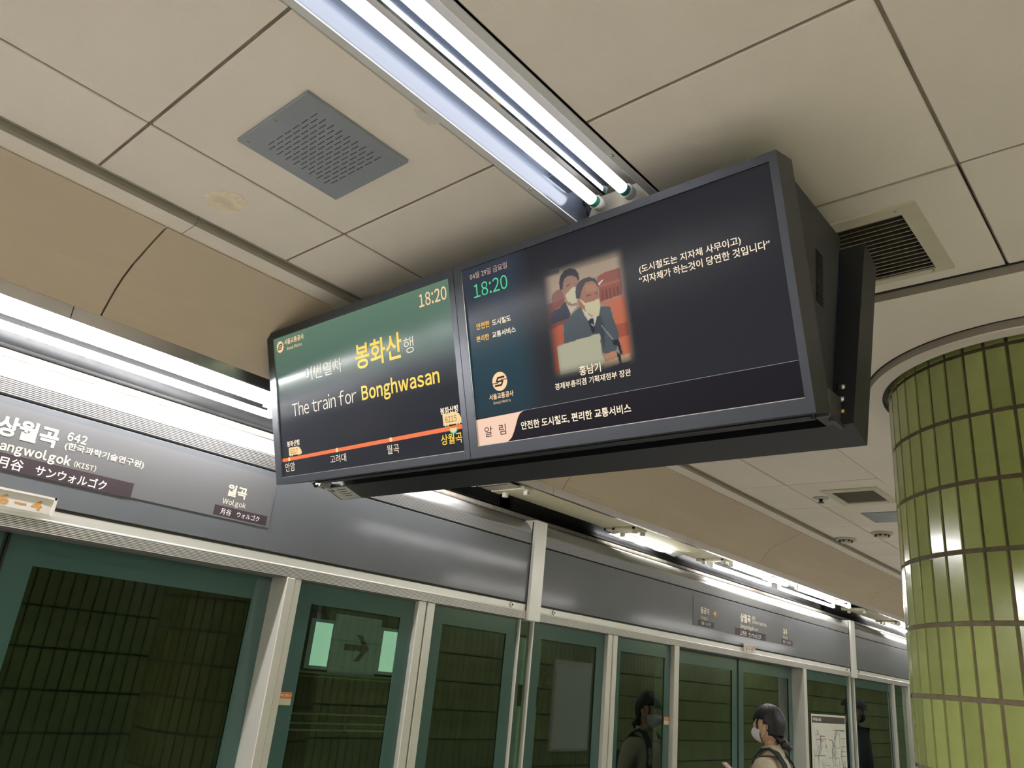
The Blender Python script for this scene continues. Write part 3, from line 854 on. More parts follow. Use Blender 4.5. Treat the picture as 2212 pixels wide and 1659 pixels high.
# ------------------------------------------------------------------ hanging information display
DO = Vector((1.311, 2.471, ZC + 1.069))
DU = Vector((0, -1, 0)); DV = Vector((-0.2995, 0, 0.9541)).normalized(); DN = DU.cross(DV).normalized()
if DN.x > 0: DN = -DN
W_, H_, DP = 1.930, 0.553, 0.088
disp = thing('information_display', (1.60, 1.5, 2.24), 'large black double-sided hanging display with two screens under the ceiling', 'display')
def monitor(u0, u1, iu0, iu1, iv0, iv1, scr, name='screen'):
    bm = NB()
    O = DO
    frame_box(bm, O, DU, DV, DN, u0, iu0, -H_, 0, -DP, 0)
    frame_box(bm, O, DU, DV, DN, iu1, u1, -H_, 0, -DP, 0)
    frame_box(bm, O, DU, DV, DN, iu0, iu1, iv1, 0, -DP, 0)
    frame_box(bm, O, DU, DV, DN, iu0, iu1, -H_, iv0, -DP, 0)
    fr = obj('monitor_frame', bm, M_BEZEL, disp)
    bm = NB()
    fs = frame_box(bm, O, DU, DV, DN, iu0, iu1, iv0, iv1, -0.03, -0.006)
    uvl = bm.loops.layers.uv.new('UVMap')
    for f in bm.faces:
        for l in f.loops:
            d = l.vert.co - O
            l[uvl].uv = ((d.dot(DU) - iu0) / (iu1 - iu0), (d.dot(DV) - iv0) / (iv1 - iv0))
    s = obj('screen', bm, scr, disp)
    bm = NB()
    e_ = 0.0018
    frame_box(bm, O, DU, DV, DN, iu0, iu1, iv0 - 0.0005, iv0 + e_, -0.006, -0.001)
    frame_box(bm, O, DU, DV, DN, iu0 - 0.0005, iu0 + e_, iv0, iv1, -0.006, -0.001)
    obj('bezel_lip', bm, M_STEEL, fr)
    return s
scrL = monitor(0.0, 0.9695, 0.036, 0.9485, -0.530, -0.026, M_SCRG)
scrR = monitor(0.9715, W_, 1.001, 1.912, -0.522, -0.020, M_SCRD)
bm = NB(); frame_box(bm, DO, DU, DV, DN, 0.9695, 0.9715, -H_, 0, -DP, -0.002); obj('seam', bm, M_BLACK, disp)
NS = -0.0058
LEFT = [('18:20', 0.8143, -0.0838, 0.118, 0.0393, 'peach', 0.012), ('서울교통공사', 0.0993, -0.0605, 0.1207, 0.02, 'peach', 0.02), ('Seoul Metro', 0.113, -0.0805, 0.0929, 0.0123, 'peach', 0.01),
  ('이번열차', 0.2131, -0.2101, 0.2095, 0.047, 'pale', -0.004), ('봉화산', 0.4932, -0.2194, 0.2283, 0.083, 'yellow', 0.018), ('행', 0.7296, -0.2108, 0.0445, 0.049, 'pale', -0.005),
  ('The train for', 0.1219, -0.3216, 0.3625, 0.049, 'pale', -0.004), ('Bonghwasan', 0.5114, -0.3195, 0.3599, 0.0482, 'yellow', 0.022), ('봉화산행', 0.075, -0.4247, 0.0762, 0.0203, 'cream', 0.02),
  ('6217', 0.0926, -0.4509, 0.0445, 0.0176, 'tan', 0.015), ('안암', 0.0554, -0.5104, 0.0583, 0.0304, 'cream', 0), ('고려대', 0.3201, -0.5056, 0.0859, 0.0266, 'cream', 0), ('월곡', 0.6122, -0.5049, 0.0567, 0.028, 'cream', 0),
  ('상월곡', 0.8542, -0.5031, 0.0862, 0.030, 'yellow', 0.01), ('봉화산행', 0.8616, -0.4148, 0.0731, 0.0197, 'cream', 0.02), ('6215', 0.8789, -0.4403, 0.0463, 0.0178, 'tan', 0.015)]
RIGHT = [('04월 29일 금요일', 1.0303, -0.0544, 0.1392, 0.0183, 'dim', 0), ('18:20', 1.0391, -0.1085, 0.1257, 0.0383, 'mint', 0.0), ('안전한', 1.036, -0.1993, 0.0501, 0.0182, 'gold', 0.02),
  ('도시철도', 1.0955, -0.2002, 0.0681, 0.0173, 'cream', 0.02), ('편리한', 1.0314, -0.2339, 0.0484, 0.017, 'gold', 0.02), ('교통서비스', 1.0911, -0.2334, 0.0852, 0.0165, 'cream', 0.02),
  ('서울교통공사', 1.0572, -0.4014, 0.0886, 0.0158, 'peach', 0.02), ('Seoul Metro', 1.0704, -0.4142, 0.0625, 0.008, 'peach', 0.0), ('알  림', 1.0279, -0.4994, 0.0781, 0.028, 'ink', 0.0),
  ('안전한 도시철도, 편리한 교통서비스', 1.1602, -0.4964, 0.3418, 0.0235, 'cream', 0.02), ('홍남기', 1.3668, -0.3847, 0.0643, 0.0245, 'cream', 0.01), ('경제부총리겸 기획재정부 장관', 1.2858, -0.4086, 0.2281, 0.0174, 'cream', 0.012),
  ('(도시철도는 지자체 사무이고)', 1.5706, -0.1769, 0.2547, 0.0218, 'cream', 0.012), ('“지자체가 하는것이 당연한 것입니다”', 1.5673, -0.2005, 0.3194, 0.0197, 'cream', 0.012)]
for s, u, v, wd, ht, c, off in LEFT: lettering(s, DO, DU, DV, DN, u, v, wd, ht, off, EM[c], scrL, NS + 0.0009)
for s, u, v, wd, ht, c, off in RIGHT: lettering(s, DO, DU, DV, DN, u, v, wd, ht, off, EM[c], scrR, NS + 0.0009)

def emblem(cu, cv, r, rv, parent, bgm):
    bm = NB(); disc(bm, DO + DU * cu + DV * cv + DN * (NS + 0.0004), DU, DV, r, rv, 32)
    e_ = obj('emblem', bm, EM['peach'], parent)
    bm = NB()
    def P(pts): poly(bm, [(cu + a * r, cv + b * rv) for a, b in pts], DO, DU, DV, DN, NS + 0.0007)
    P([(-0.55, 0.0), (-0.25, 0.50), (0.72, 0.50), (0.66, 0.30), (-0.12, 0.30), (-0.28, 0.10), (0.35, 0.10), (0.50, 0.0)])
    P([(0.55, 0.02), (0.25, -0.50), (-0.72, -0.50), (-0.66, -0.30), (0.12, -0.30), (0.28, -0.08), (-0.35, -0.08), (-0.50, 0.02)])
    P([(0.30, 0.08), (1.02, 0.10), (1.02, 0.17), (0.10, 0.20)])
    P([(-0.30, -0.08), (-1.02, -0.10), (-1.02, -0.17), (-0.10, -0.20)])
    obj('emblem_mark', bm, bgm, parent)
emblem(0.072, -0.061, 0.022, 0.021, scrL, em('emblem_dark', lin(60, 75, 68)))
emblem(1.101, -0.355, 0.027, 0.026, scrR, EM['ink'])
def flat(name, pts, m, parent, n=0.001):
    bm = NB(); poly(bm, pts, DO, DU, DV, DN, NS + n * 0.4); return obj(name, bm, m, parent)
def flatdisc(name, cu, cv, r, rv, m, parent, n=0.001, seg=20, a0=0, a1=2 * PI):
    bm = NB(); disc(bm, DO + DU * cu + DV * cv + DN * (NS + n * 0.4), DU, DV, r, rv, seg, a0, a1); return obj(name, bm, m, parent)
flat('route_line', [(0.040, -0.4625), (0.948, -0.4505), (0.948, -0.4625), (0.040, -0.4745)][:1] + [(0.950, -0.4515), (0.950, -0.4645), (0.040, -0.4745)], EM['orange'], scrL)
for u, v in ((0.082, -0.468), (0.36, -0.4645), (0.634, -0.461)): flatdisc('station_dot', u, v, 0.007, 0.0075, EM['train'], scrL, 0.0016, 16)
def train(u0, u1, v0, v1):
    w3 = u1 - u0
    flat('train_icon', [(u0, v0), (u1, v0), (u1, v0 + (v1 - v0) * 0.35), (u1 - w3 * 0.12, v0 + (v1 - v0) * 0.8), (u1 - w3 * 0.28, v1), (u0 + w3 * 0.04, v1), (u0, v1 - 0.003)], EM['train'], scrL, 0.0013)
    bm = NB()
    for k in (0.12, 0.25, 0.72, 0.85): disc(bm, DO + DU * (u0 + w3 * k) + DV * (v0 - 0.001) + DN * (NS + 0.00055), DU, DV, 0.003, 0.003, 10)
    obj('train_wheels', bm, EM['train'], scrL)['kind'] = 'stuff'
train(0.083, 0.160, -0.4555, -0.428); train(0.869, 0.945, -0.4475, -0.4135)
flatdisc('stop_ring', 0.908, -0.4585, 0.017, 0.0165, EM['ring'], scrL, 0.0012, 24, PI, 2 * PI)
flatdisc('stop_dot', 0.908, -0.4585, 0.0135, 0.013, EM['train'], scrL, 0.0016, 24, PI, 2 * PI)
flat('notice_badge', [(1.003, -0.448), (1.172, -0.446), (1.160, -0.451), (1.151, -0.462), (1.143, -0.478), (1.134, -0.495), (1.124, -0.510), (1.112, -0.518), (1.103, -0.521), (1.003, -0.5215)], EM['badge'], scrR)
flat('ticker_line', [(1.165, -0.4442), (1.912, -0.4428), (1.912, -0.4437), (1.165, -0.4452)], EM['line'], scrR)
flat('ticker_bar', [(1.003, -0.445), (1.912, -0.444), (1.912, -0.5215), (1.003, -0.5215)], em('ticker', lin(28, 26, 32), 0.7), scrR, 0.0004)

# news picture on the right screen: soft-edged photo of two seated officials
def picture_mat():
    m = bpy.data.materials.new('news_picture')
    m.use_nodes = True
    nt = m.node_tree; N, L = nt.nodes, nt.links
    b = N['Principled BSDF']
    b.inputs['Base Color'].default_value = (0.012, 0.013, 0.016, 1); b.inputs['Roughness'].default_value = 0.16; b.inputs['Specular IOR Level'].default_value = 0.06
    at = N.new('ShaderNodeVertexColor'); at.layer_name = 'Col'
    L.new(at.outputs[0], b.inputs['Emission Color']); b.inputs['Emission Strength'].default_value = 1.0
    return m
M_PIC = picture_mat()
PU0, PU1, PV0, PV1 = 1.272, 1.545, -0.392, -0.090
SHAPES = []   # (colour, polygon in picture px of a 269 x 340 frame), painted in order
def sh(c, *pts): SHAPES.append((lin(*c), pts))
sh((150,132,116), (-0.036,1.024), (1.014,0.991), (0.989,-0.010), (-0.032,-0.012))
sh((166,146,124), (0.053,0.918), (0.902,0.910), (0.906,0.808), (0.661,0.803), (0.577,0.798), (0.237,0.777), (0.128,0.734), (0.063,0.681), (0.023,0.723))
sh((150,132,116), (0.033,0.940), (0.901,0.969), (0.903,0.918), (0.427,0.934), (0.053,0.918))
sh((92,84,86), (0.060,0.963), (0.243,0.962), (0.249,0.927), (0.060,0.925))
sh((130,84,74), (0.121,0.727), (0.144,0.764), (0.187,0.784), (0.238,0.785), (0.275,0.736), (0.278,0.686), (0.132,0.684))
sh((138,74,60), (0.652,0.781), (0.677,0.803), (0.735,0.813), (0.907,0.814), (0.898,0.601), (0.658,0.585), (0.664,0.722))
sh((158,88,70), (0.665,0.730), (0.898,0.728), (0.899,0.705), (0.665,0.706))
sh((112,54,44), (0.688,0.678), (0.704,0.678), (0.702,0.596), (0.685,0.596))
sh((112,54,44), (0.729,0.678), (0.745,0.678), (0.743,0.596), (0.726,0.597))
sh((112,54,44), (0.770,0.677), (0.786,0.677), (0.783,0.596), (0.767,0.596))
sh((112,54,44), (0.810,0.676), (0.826,0.676), (0.823,0.595), (0.807,0.595))
sh((112,54,44), (0.850,0.675), (0.866,0.675), (0.863,0.594), (0.847,0.594))
sh((205,195,185), (0.659,0.739), (0.684,0.753), (0.719,0.763), (0.710,0.748), (0.669,0.723))
sh((196,108,78), (0.659,0.577), (0.915,0.585), (0.924,0.487), (0.926,0.257), (0.912,0.108), (0.825,0.112), (0.802,0.280), (0.765,0.520))
sh((166,86,60), (0.777,0.370), (0.916,0.374), (0.918,0.267), (0.819,0.262))
sh((126,64,52), (0.040,0.686), (0.263,0.696), (0.279,0.653), (0.180,0.632), (0.102,0.599), (0.088,0.510), (0.288,0.537), (0.307,0.517), (0.270,0.488), (0.081,0.466), (0.036,0.504))
sh((178,92,62), (0.070,0.464), (0.214,0.490), (0.220,0.322), (0.130,0.318), (0.124,0.083), (0.054,0.090))
sh((48,50,66), (0.096,0.596), (0.145,0.619), (0.214,0.634), (0.281,0.669), (0.324,0.554), (0.303,0.524), (0.084,0.507))
sh((192,178,158), (0.281,0.669), (0.334,0.617), (0.411,0.609), (0.324,0.553))
sh((150,112,92), (0.255,0.789), (0.275,0.843), (0.308,0.876), (0.363,0.878), (0.425,0.856), (0.454,0.818), (0.438,0.732), (0.413,0.641), (0.365,0.610), (0.303,0.632), (0.270,0.704))
sh((46,46,56), (0.232,0.782), (0.231,0.844), (0.255,0.897), (0.311,0.933), (0.373,0.939), (0.429,0.915), (0.459,0.878), (0.465,0.832), (0.452,0.802), (0.434,0.843), (0.394,0.868), (0.341,0.878), (0.297,0.862), (0.275,0.826), (0.264,0.775))
sh((96,70,66), (0.308,0.804), (0.354,0.807), (0.355,0.795), (0.310,0.792))
sh((96,70,66), (0.399,0.800), (0.429,0.799), (0.429,0.790), (0.401,0.790))
sh((196,186,156), (0.286,0.725), (0.332,0.748), (0.382,0.771), (0.422,0.764), (0.425,0.703), (0.411,0.637), (0.348,0.637), (0.303,0.668))
sh((78,87,90), (0.227,0.484), (0.274,0.515), (0.369,0.565), (0.444,0.594), (0.503,0.462), (0.567,0.402), (0.611,0.473), (0.651,0.551), (0.756,0.529), (0.770,0.441), (0.812,0.309), (0.805,0.234), (0.757,0.150), (0.623,0.165), (0.607,0.328), (0.212,0.320))
sh((58,66,72), (0.571,0.441), (0.611,0.473), (0.639,0.499), (0.677,0.381), (0.647,0.192), (0.620,0.314), (0.568,0.343))
sh((202,190,170), (0.444,0.594), (0.485,0.550), (0.549,0.485), (0.611,0.484), (0.567,0.398), (0.521,0.443), (0.478,0.507))
sh((34,37,48), (0.504,0.456), (0.536,0.473), (0.571,0.466), (0.567,0.363), (0.539,0.341), (0.523,0.391))
sh((176,172,164), (0.532,0.434), (0.568,0.406), (0.567,0.398), (0.534,0.425))
sh((156,106,82), (0.424,0.639), (0.444,0.699), (0.484,0.747), (0.531,0.776), (0.584,0.776), (0.633,0.753), (0.656,0.692), (0.659,0.605), (0.637,0.515), (0.589,0.477), (0.540,0.495), (0.480,0.551), (0.433,0.596))
sh((56,51,56), (0.407,0.667), (0.403,0.720), (0.417,0.770), (0.460,0.804), (0.516,0.818), (0.579,0.813), (0.637,0.784), (0.659,0.739), (0.657,0.708), (0.637,0.748), (0.595,0.778), (0.537,0.781), (0.495,0.752), (0.467,0.706), (0.443,0.659))
sh((168,118,92), (0.517,0.755), (0.621,0.748), (0.638,0.689), (0.518,0.695))
sh((106,68,56), (0.514,0.671), (0.568,0.672), (0.568,0.661), (0.516,0.659))
sh((106,68,56), (0.614,0.670), (0.648,0.671), (0.647,0.660), (0.616,0.659))
sh((202,192,154), (0.430,0.660), (0.467,0.639), (0.505,0.607), (0.589,0.609), (0.651,0.618), (0.655,0.551), (0.629,0.477), (0.579,0.477), (0.494,0.540), (0.490,0.585))
sh((182,180,152), (0.125,0.308), (0.375,0.327), (0.606,0.334), (0.615,0.323), (0.612,0.159), (0.636,0.107), (0.591,0.061), (0.127,0.066))
sh((187,132,102), (0.630,0.147), (0.683,0.162), (0.764,0.166), (0.775,0.139), (0.741,0.113), (0.653,0.099))
sh((196,166,132), (0.611,0.093), (0.905,0.125), (0.905,0.064), (0.624,0.044))
sh((74,60,55), (0.621,0.022), (0.727,0.055), (0.895,0.060), (0.885,-0.001), (0.647,-0.002))
sh((36,38,45), (0.734,0.250), (0.796,0.255), (0.813,0.213), (0.827,0.123), (0.801,0.133), (0.783,0.211), (0.747,0.212))
sh((36,38,45), (0.763,0.160), (0.800,0.127), (0.803,0.050), (0.783,0.057))
sh((150,150,150), (0.634,0.397), (0.739,0.259), (0.749,0.262), (0.641,0.401))
def inside(x, y, P):
    c = False; j = len(P) - 1
    for i in range(len(P)):
        xi, yi = P[i]; xj, yj = P[j]
        if (yi > y) != (yj > y) and x < (xj - xi) * (y - yi) / (yj - yi) + xi: c = not c
        j = i
    return c
def sstep(x): x = min(max(x, 0), 1); return x * x * (3 - 2 * x)
NX_, NY_ = 140, 160
bm = NB()
cl = bm.loops.layers.float_color.new('Col')
grid = [[bm.verts.new(DO + DU * (PU0 + (PU1 - PU0) * i / NX_) + DV * (PV0 + (PV1 - PV0) * j / NY_) + DN * (NS + 0.0004)) for i in range(NX_ + 1)] for j in range(NY_ + 1)]
def pcol(i, j):
    u, v = i / NX_, j / NY_
    c = (0, 0, 0)
    for k in range(len(SHAPES) - 1, -1, -1):
        if inside(u, v, SHAPES[k][1]): c = SHAPES[k][0]; break
    f = sstep((u - 0.03) / 0.14) * sstep((0.97 - u) / 0.12) * sstep((v - 0.02) / 0.12) * sstep((0.99 - v) / 0.10)
    d = (0.0087, 0.0087, 0.0112)
    return tuple(d[q] * (1 - f) + c[q] * f * 0.50 for q in range(3)) + (1,)
PC = [[pcol(i, j) for i in range(NX_ + 1)] for j in range(NY_ + 1)]
for j in range(NY_):
    for i in range(NX_):
        f = bm.faces.new([grid[j][i], grid[j][i + 1], grid[j + 1][i + 1], grid[j + 1][i]])
        for l, (a, b) in zip(f.loops, ((i, j), (i + 1, j), (i + 1, j + 1), (i, j + 1))): l[cl] = PC[b][a]
obj('news_picture', bm, M_PIC, scrR)

# housing between the two faces, back monitor (mirror image), brackets
def prism_y(bm, prof, y0, y1):
    A = [bm.verts.new((x, y0, z)) for x, z in prof]; B = [bm.verts.new((x, y1, z)) for x, z in prof]
    n = len(prof)
    for i in range(n): bm.faces.new([A[i], A[(i + 1) % n], B[(i + 1) % n], B[i]])
    bm.faces.new(A[::-1]); bm.faces.new(B)
    bmesh.ops.recalc_face_normals(bm, faces=bm.faces)
bm = NB(); prism_y(bm, [(1.42, 2.79), (1.742, 2.79), (1.742, 2.777), (1.637, 2.345), (1.60, 2.32), (1.585, 2.32)], 0.562, 2.42)
hs = obj('housing', bm, M_BEZEL2, disp)
bm = NB()
for k in range(19):
    z = 2.535 + k * 0.0073; xo = 1.562 + (z - 2.535) * 0.25 * 0 + (k * 0.0006)
    box(bm, xo, xo + 0.040, 0.5605, 0.5625, z, z + 0.0035)
obj('vent_slots', bm, M_BLACK, hs)['kind'] = 'stuff'
bm = NB(); box(bm, 1.48, 1.70, 0.85, 0.92, 2.78, ZT); obj('hanger_post', bm, M_BEZEL2, disp)
bm = NB(); box(bm, 1.56, 1.64, 2.04, 2.10, 2.78, ZT); obj('hanger_post', bm, M_BEZEL2, disp)
# back monitor
BT, BB = Vector((1.898, 0, ZC + 1.069)), Vector((1.731, 0, ZC + 0.541))
bv = (BT - BB).normalized(); bn = Vector((bv.z, 0, -bv.x))   # faces away (+x, down)
bu = Vector((0, -1, 0))
Y0b, Wb = 2.425, 1.900
BO = Vector((BB.x, Y0b, BB.z)); Hb = (BT - BB).length
bm = NB()
frame_box(bm, BO, bu, bv, bn, 0, Wb, 0, Hb, -0.088, -0.080)
for q in ((0, 0.010, 0, Hb), (Wb - 0.010, Wb, 0, Hb), (0.010, Wb - 0.010, 0, 0.010), (0.010, Wb - 0.010, Hb - 0.010, Hb)):
    frame_box(bm, BO, bu, bv, bn, q[0], q[1], q[2], q[3], -0.080, 0.0)
for f in bm.faces: pass
obj('monitor_frame', bm, M_BEZEL2, disp)
bm = NB(); frame_box(bm, BO, bu, bv, bn, 0.05, Wb - 0.05, 0.05, Hb - 0.04, -0.11, -0.086); obj('rear_cover', bm, M_UNDER, disp)
bm = NB(); frame_box(bm, BO, bu, bv, bn, 0.010, Wb - 0.010, 0.010, Hb - 0.010, -0.02, -0.006); obj('screen', bm, mat('back_screen', (0.012, 0.012, 0.016), 0.2), disp)
bm = NB(); frame_box(bm, BO, bu, bv, bn, 0.010, 0.125, -0.0012, 0.0, -0.084, -0.004); lbp = obj('label_plate', bm, M_LABEL, disp)
bm = NB()
for k in range(4):
    frame_box(bm, BO, bu, bv, bn, 0.055, 0.105 - 0.008 * (k % 2), -0.0018, -0.0012, -0.070 + k * 0.014, -0.067 + k * 0.014)
frame_box(bm, BO, bu, bv, bn, 0.020, 0.034, -0.0018, -0.0012, -0.072, -0.060)
obj('label_print', bm, M_INK, lbp)
# lower rails under the front frame, hinge bracket, bolts
bm = NB()
for k, (xa, za) in enumerate(((1.560, 2.262), (1.583, 2.268), (1.606, 2.286))):
    box(bm, xa, xa + 0.018, 0.585, 2.36, za, za + 0.02, 0.002)
obj('lower_rail', bm, M_BEZEL2, disp)
bm = NB(); box(bm, 1.588, 1.662, 0.552, 0.585, 2.268, 2.335, 0.003); box(bm, 1.60, 1.70, 0.548, 0.56, 2.262, 2.272)
obj('hinge_bracket', bm, mat('bracket_grey', (0.06, 0.058, 0.058), 0.5, 0.3), disp)
for p in ((1.682, 2.366), (1.671, 2.333)):
    bm = NB(); tube(bm, (p[0], 0.562, p[1]), (p[0], 0.548, p[1]), 0.009, 0.007, 12); obj('bolt', bm, M_STEEL, disp)
bm = NB(); tube(bm, (1.655, 0.556, 2.300), (1.655, 0.544, 2.300), 0.006, 0.005, 10); obj('bolt', bm, mat('brass', (0.5, 0.38, 0.15), 0.3, 1.0), disp)
bm = NB(); prism_y(bm, [(1.60, 2.262), (1.66, 2.262), (1.64, 2.31), (1.62, 2.31)], 2.39, 2.425); obj('cable_cap', bm, M_LABEL, disp)
bm = NB(); path_tube(bm, [(1.57, 2.39, 2.27), (1.59, 2.40, 2.258), (1.61, 2.405, 2.27), (1.63, 2.40, 2.262)], 0.005, 6); obj('cable', bm, M_INK, disp)

# ------------------------------------------------------------------ ceiling fittings
def recessed(x0, x1, y0, y1, lb, near, tm=None):
    t = thing('recessed_light', ((x0 + x1) / 2, (y0 + y1) / 2, ZT), lb, 'light', 'recessed twin-tube lights in the flat ceiling')
    fl, hz = 0.022, ZT + 0.085
    bm = NB()
    box(bm, x0, x1, y0, y0 + fl, ZT - 0.003, ZT + 0.001, 0.0006); box(bm, x0, x1, y1 - fl, y1, ZT - 0.003, ZT + 0.001, 0.0006)
    box(bm, x0, x0 + fl, y0 + fl, y1 - fl, ZT - 0.003, ZT + 0.001); box(bm, x1 - fl, x1, y0 + fl, y1 - fl, ZT - 0.003, ZT + 0.001)
    obj('flange', bm, mat('flange_paint', (0.62, 0.62, 0.62), 0.4), t)
    bm = NB()
    for a, b in (((y0 + fl, ZT), (y0 + fl + 0.028, hz)), ((y1 - fl, ZT), (y1 - fl - 0.028, hz))):
        prism_x(bm, [a, b, (b[0], b[1] + 0.002), (a[0] + (0.002 if a[0] > b[0] else -0.002), a[1])], x0 + fl, x1 - fl)
    obj('side_reflector', bm, M_SIDE, t)
    bm = NB(); box(bm, x0 + 0.01, x1 - 0.01, y0 + 0.02, y1 - 0.02, hz, hz + 0.004); obj('top_plate', bm, M_TOPP, t)
    for xe in (x0 + fl, x1 - fl):
        bm = NB(); box(bm, xe - 0.002, xe + 0.002, y0 + fl, y1 - fl, ZT, hz); obj('end_plate', bm, M_ENAMEL, t)
    ym = (y0 + y1) / 2
    bm = NB(); prism_x(bm, [(ym - 0.022, hz), (ym - 0.004, ZT + 0.022), (ym + 0.004, ZT + 0.022), (ym + 0.022, hz)], x0 + 0.06, x1 - 0.10); obj('centre_reflector', bm, M_MIRROR, t)
    xm = (x0 + x1) / 2
    for yy in (ym - 0.049, ym + 0.049):
        for a, b in ((x0 + 0.12, xm - 0.045), (xm + 0.045, x1 - 0.09)):
            bm = NB(); tube(bm, (a, yy, ZT + 0.030), (b, yy, ZT + 0.030), 0.0150, seg=16); tb = obj('tube', bm, tm or M_TUBE, t)
            for e_, d_ in ((a, -1), (b, 1)):
                bm = NB(); tube(bm, (e_, yy, ZT + 0.030), (e_ + 0.016 * d_, yy, ZT + 0.030), 0.0155, seg=14); obj('cap', bm, M_GREENCAP, tb)
                bm = NB(); tube(bm, (e_ + 0.016 * d_, yy, ZT + 0.032), (e_ + 0.040 * d_, yy, ZT + 0.034), 0.020, 0.018, 14); obj('socket', bm, M_SOCKET, tb)
    if near:
        for yy in (y0 + 0.010, y1 - 0.012):
            bm = NB(); tube(bm, (1.265, yy, ZT - 0.003), (1.265, yy, ZT - 0.007), 0.005, 0.003, 10); obj('screw', bm, M_STEEL, t)
        bm = NB(); path_tube(bm, [(x1 - 0.10, ym + 0.07, ZT + 0.06), (x1 - 0.075, ym + 0.09, ZT + 0.045), (x1 - 0.05, ym + 0.10, ZT + 0.05), (x1 - 0.03, ym + 0.105, ZT + 0.03)], 0.0022, 6); obj('wire', bm, M_INK, t)
        bm = NB(); box(bm, x1 - 0.22, x1 - 0.13, ym + 0.075, ym + 0.112, ZT + 0.045, hz, 0.002); obj('ballast_cover', bm, M_MIRROR, t)
    return t
recessed(*FIX[1], 0.917, 1.195, 'bright twin-tube light recessed in the ceiling right above the hanging display', True)
recessed(*FIX[0], 0.917, 1.195, 'lit twin-tube recessed light above and behind the viewer, doors side', False)
recessed(4.62, 7.42, -0.78, -0.50, 'lit recessed twin-tube light behind the pillar, mirrored in the grey header panel', False, mat('lit_tube_far', (0.9, 0.9, 0.9), 0.4, emit=(1.0, 0.965, 0.955), es=50.0))
for i, f in enumerate(FIX[2:]): recessed(*f, 0.917, 1.195, 'lit recessed twin-tube light hidden behind the tiled pillar and display', False)
def surface(x0, x1, y0, y1, lb):  # fill light added out of view for bounce
    t = thing('fill_light', ((x0 + x1) / 2, (y0 + y1) / 2, ZT - 0.05), lb, 'light', 'added fill lights on the unseen side of the ceiling')
    bm = NB(); prism_x(bm, [(y0, ZT - 0.035), (y0 + 0.02, ZT - 0.001), (y1 - 0.02, ZT - 0.001), (y1, ZT - 0.035), (y1 - 0.03, ZT - 0.03), ((y0 + y1) / 2, ZT - 0.045), (y0 + 0.03, ZT - 0.03)], x0, x1); obj('body', bm, M_ENAMEL, t)
    for yy in (y0 + 0.06, y1 - 0.06):
        bm = NB(); tube(bm, (x0 + 0.05, yy, ZT - 0.085), (x1 - 0.05, yy, ZT - 0.085), 0.042, seg=14); obj('tube', bm, M_TUBE4, t)
for f in FILL_ROWS: surface(f[0], f[1], f[2], f[2] + 0.28, 'added unseen fill light along the platform side away from the doors')

# speaker panel
t = thing('ceiling_speaker', (0.845, 1.52, ZT), 'square blue-grey perforated speaker panel on the ceiling left of the light', 'speaker')
sx0, sx1, sy0, sy1 = 0.692, 1.001, 1.3685, 1.673
bm = NB(); box(bm, sx0, sx1, sy0, sy1, ZT - 0.010, ZT + 0.0005, 0.002); obj('panel', bm, M_SPEAKER, t)
bm = NB()
for r_ in range(17):
    xr = sx0 + 0.055 + r_ * 0.0122
    n = 7
    for q in range(n):
        y_ = sy0 + 0.040 + q * 0.036 + (0.016 if r_ % 2 else 0)
        if y_ + 0.026 > sy1 - 0.030: continue
        box(bm, xr, xr + 0.0020, y_, y_ + 0.026, ZT - 0.0112, ZT - 0.0096)
obj('slots', bm, M_SLOT, t)['kind'] = 'stuff'
bm = NB()
for xr, yr in ((sx0 + 0.012, sy0 + 0.15), (sx0 + 0.02, sy1 - 0.02), (sx1 - 0.01, sy0 + 0.02)): tube(bm, (xr, yr, ZT - 0.010), (xr, yr, ZT - 0.012), 0.004, 0.003, 8)
obj('screws', bm, M_STEEL, t)
# water stain / filler patch
bm = NB()
pts = []
rs = random.Random(3)
for k in range(22):
    a = 2 * PI * k / 22; r = 1 + rs.uniform(-0.16, 0.14)
    pts.append((0.834 + 0.052 * r * math.cos(a), 1.975 + 0.066 * r * math.sin(a)))
slab(bm, [(x, y, ZT - 0.0012) for x, y in pts], (0, 0, 0.0012))
obj('filler_patch', bm, M_STAIN, ceiling)
# torn tape by the light
bm = NB(); slab(bm, [(0.876, 1.213, ZT - 0.001), (0.905, 1.197, ZT - 0.001), (0.945, 1.195, ZT - 0.0015), (0.935, 1.224, ZT - 0.002), (0.90, 1.226, ZT - 0.001)], (0, 0, 0.001)); obj('tape_scrap', bm, M_PLATE, ceiling)

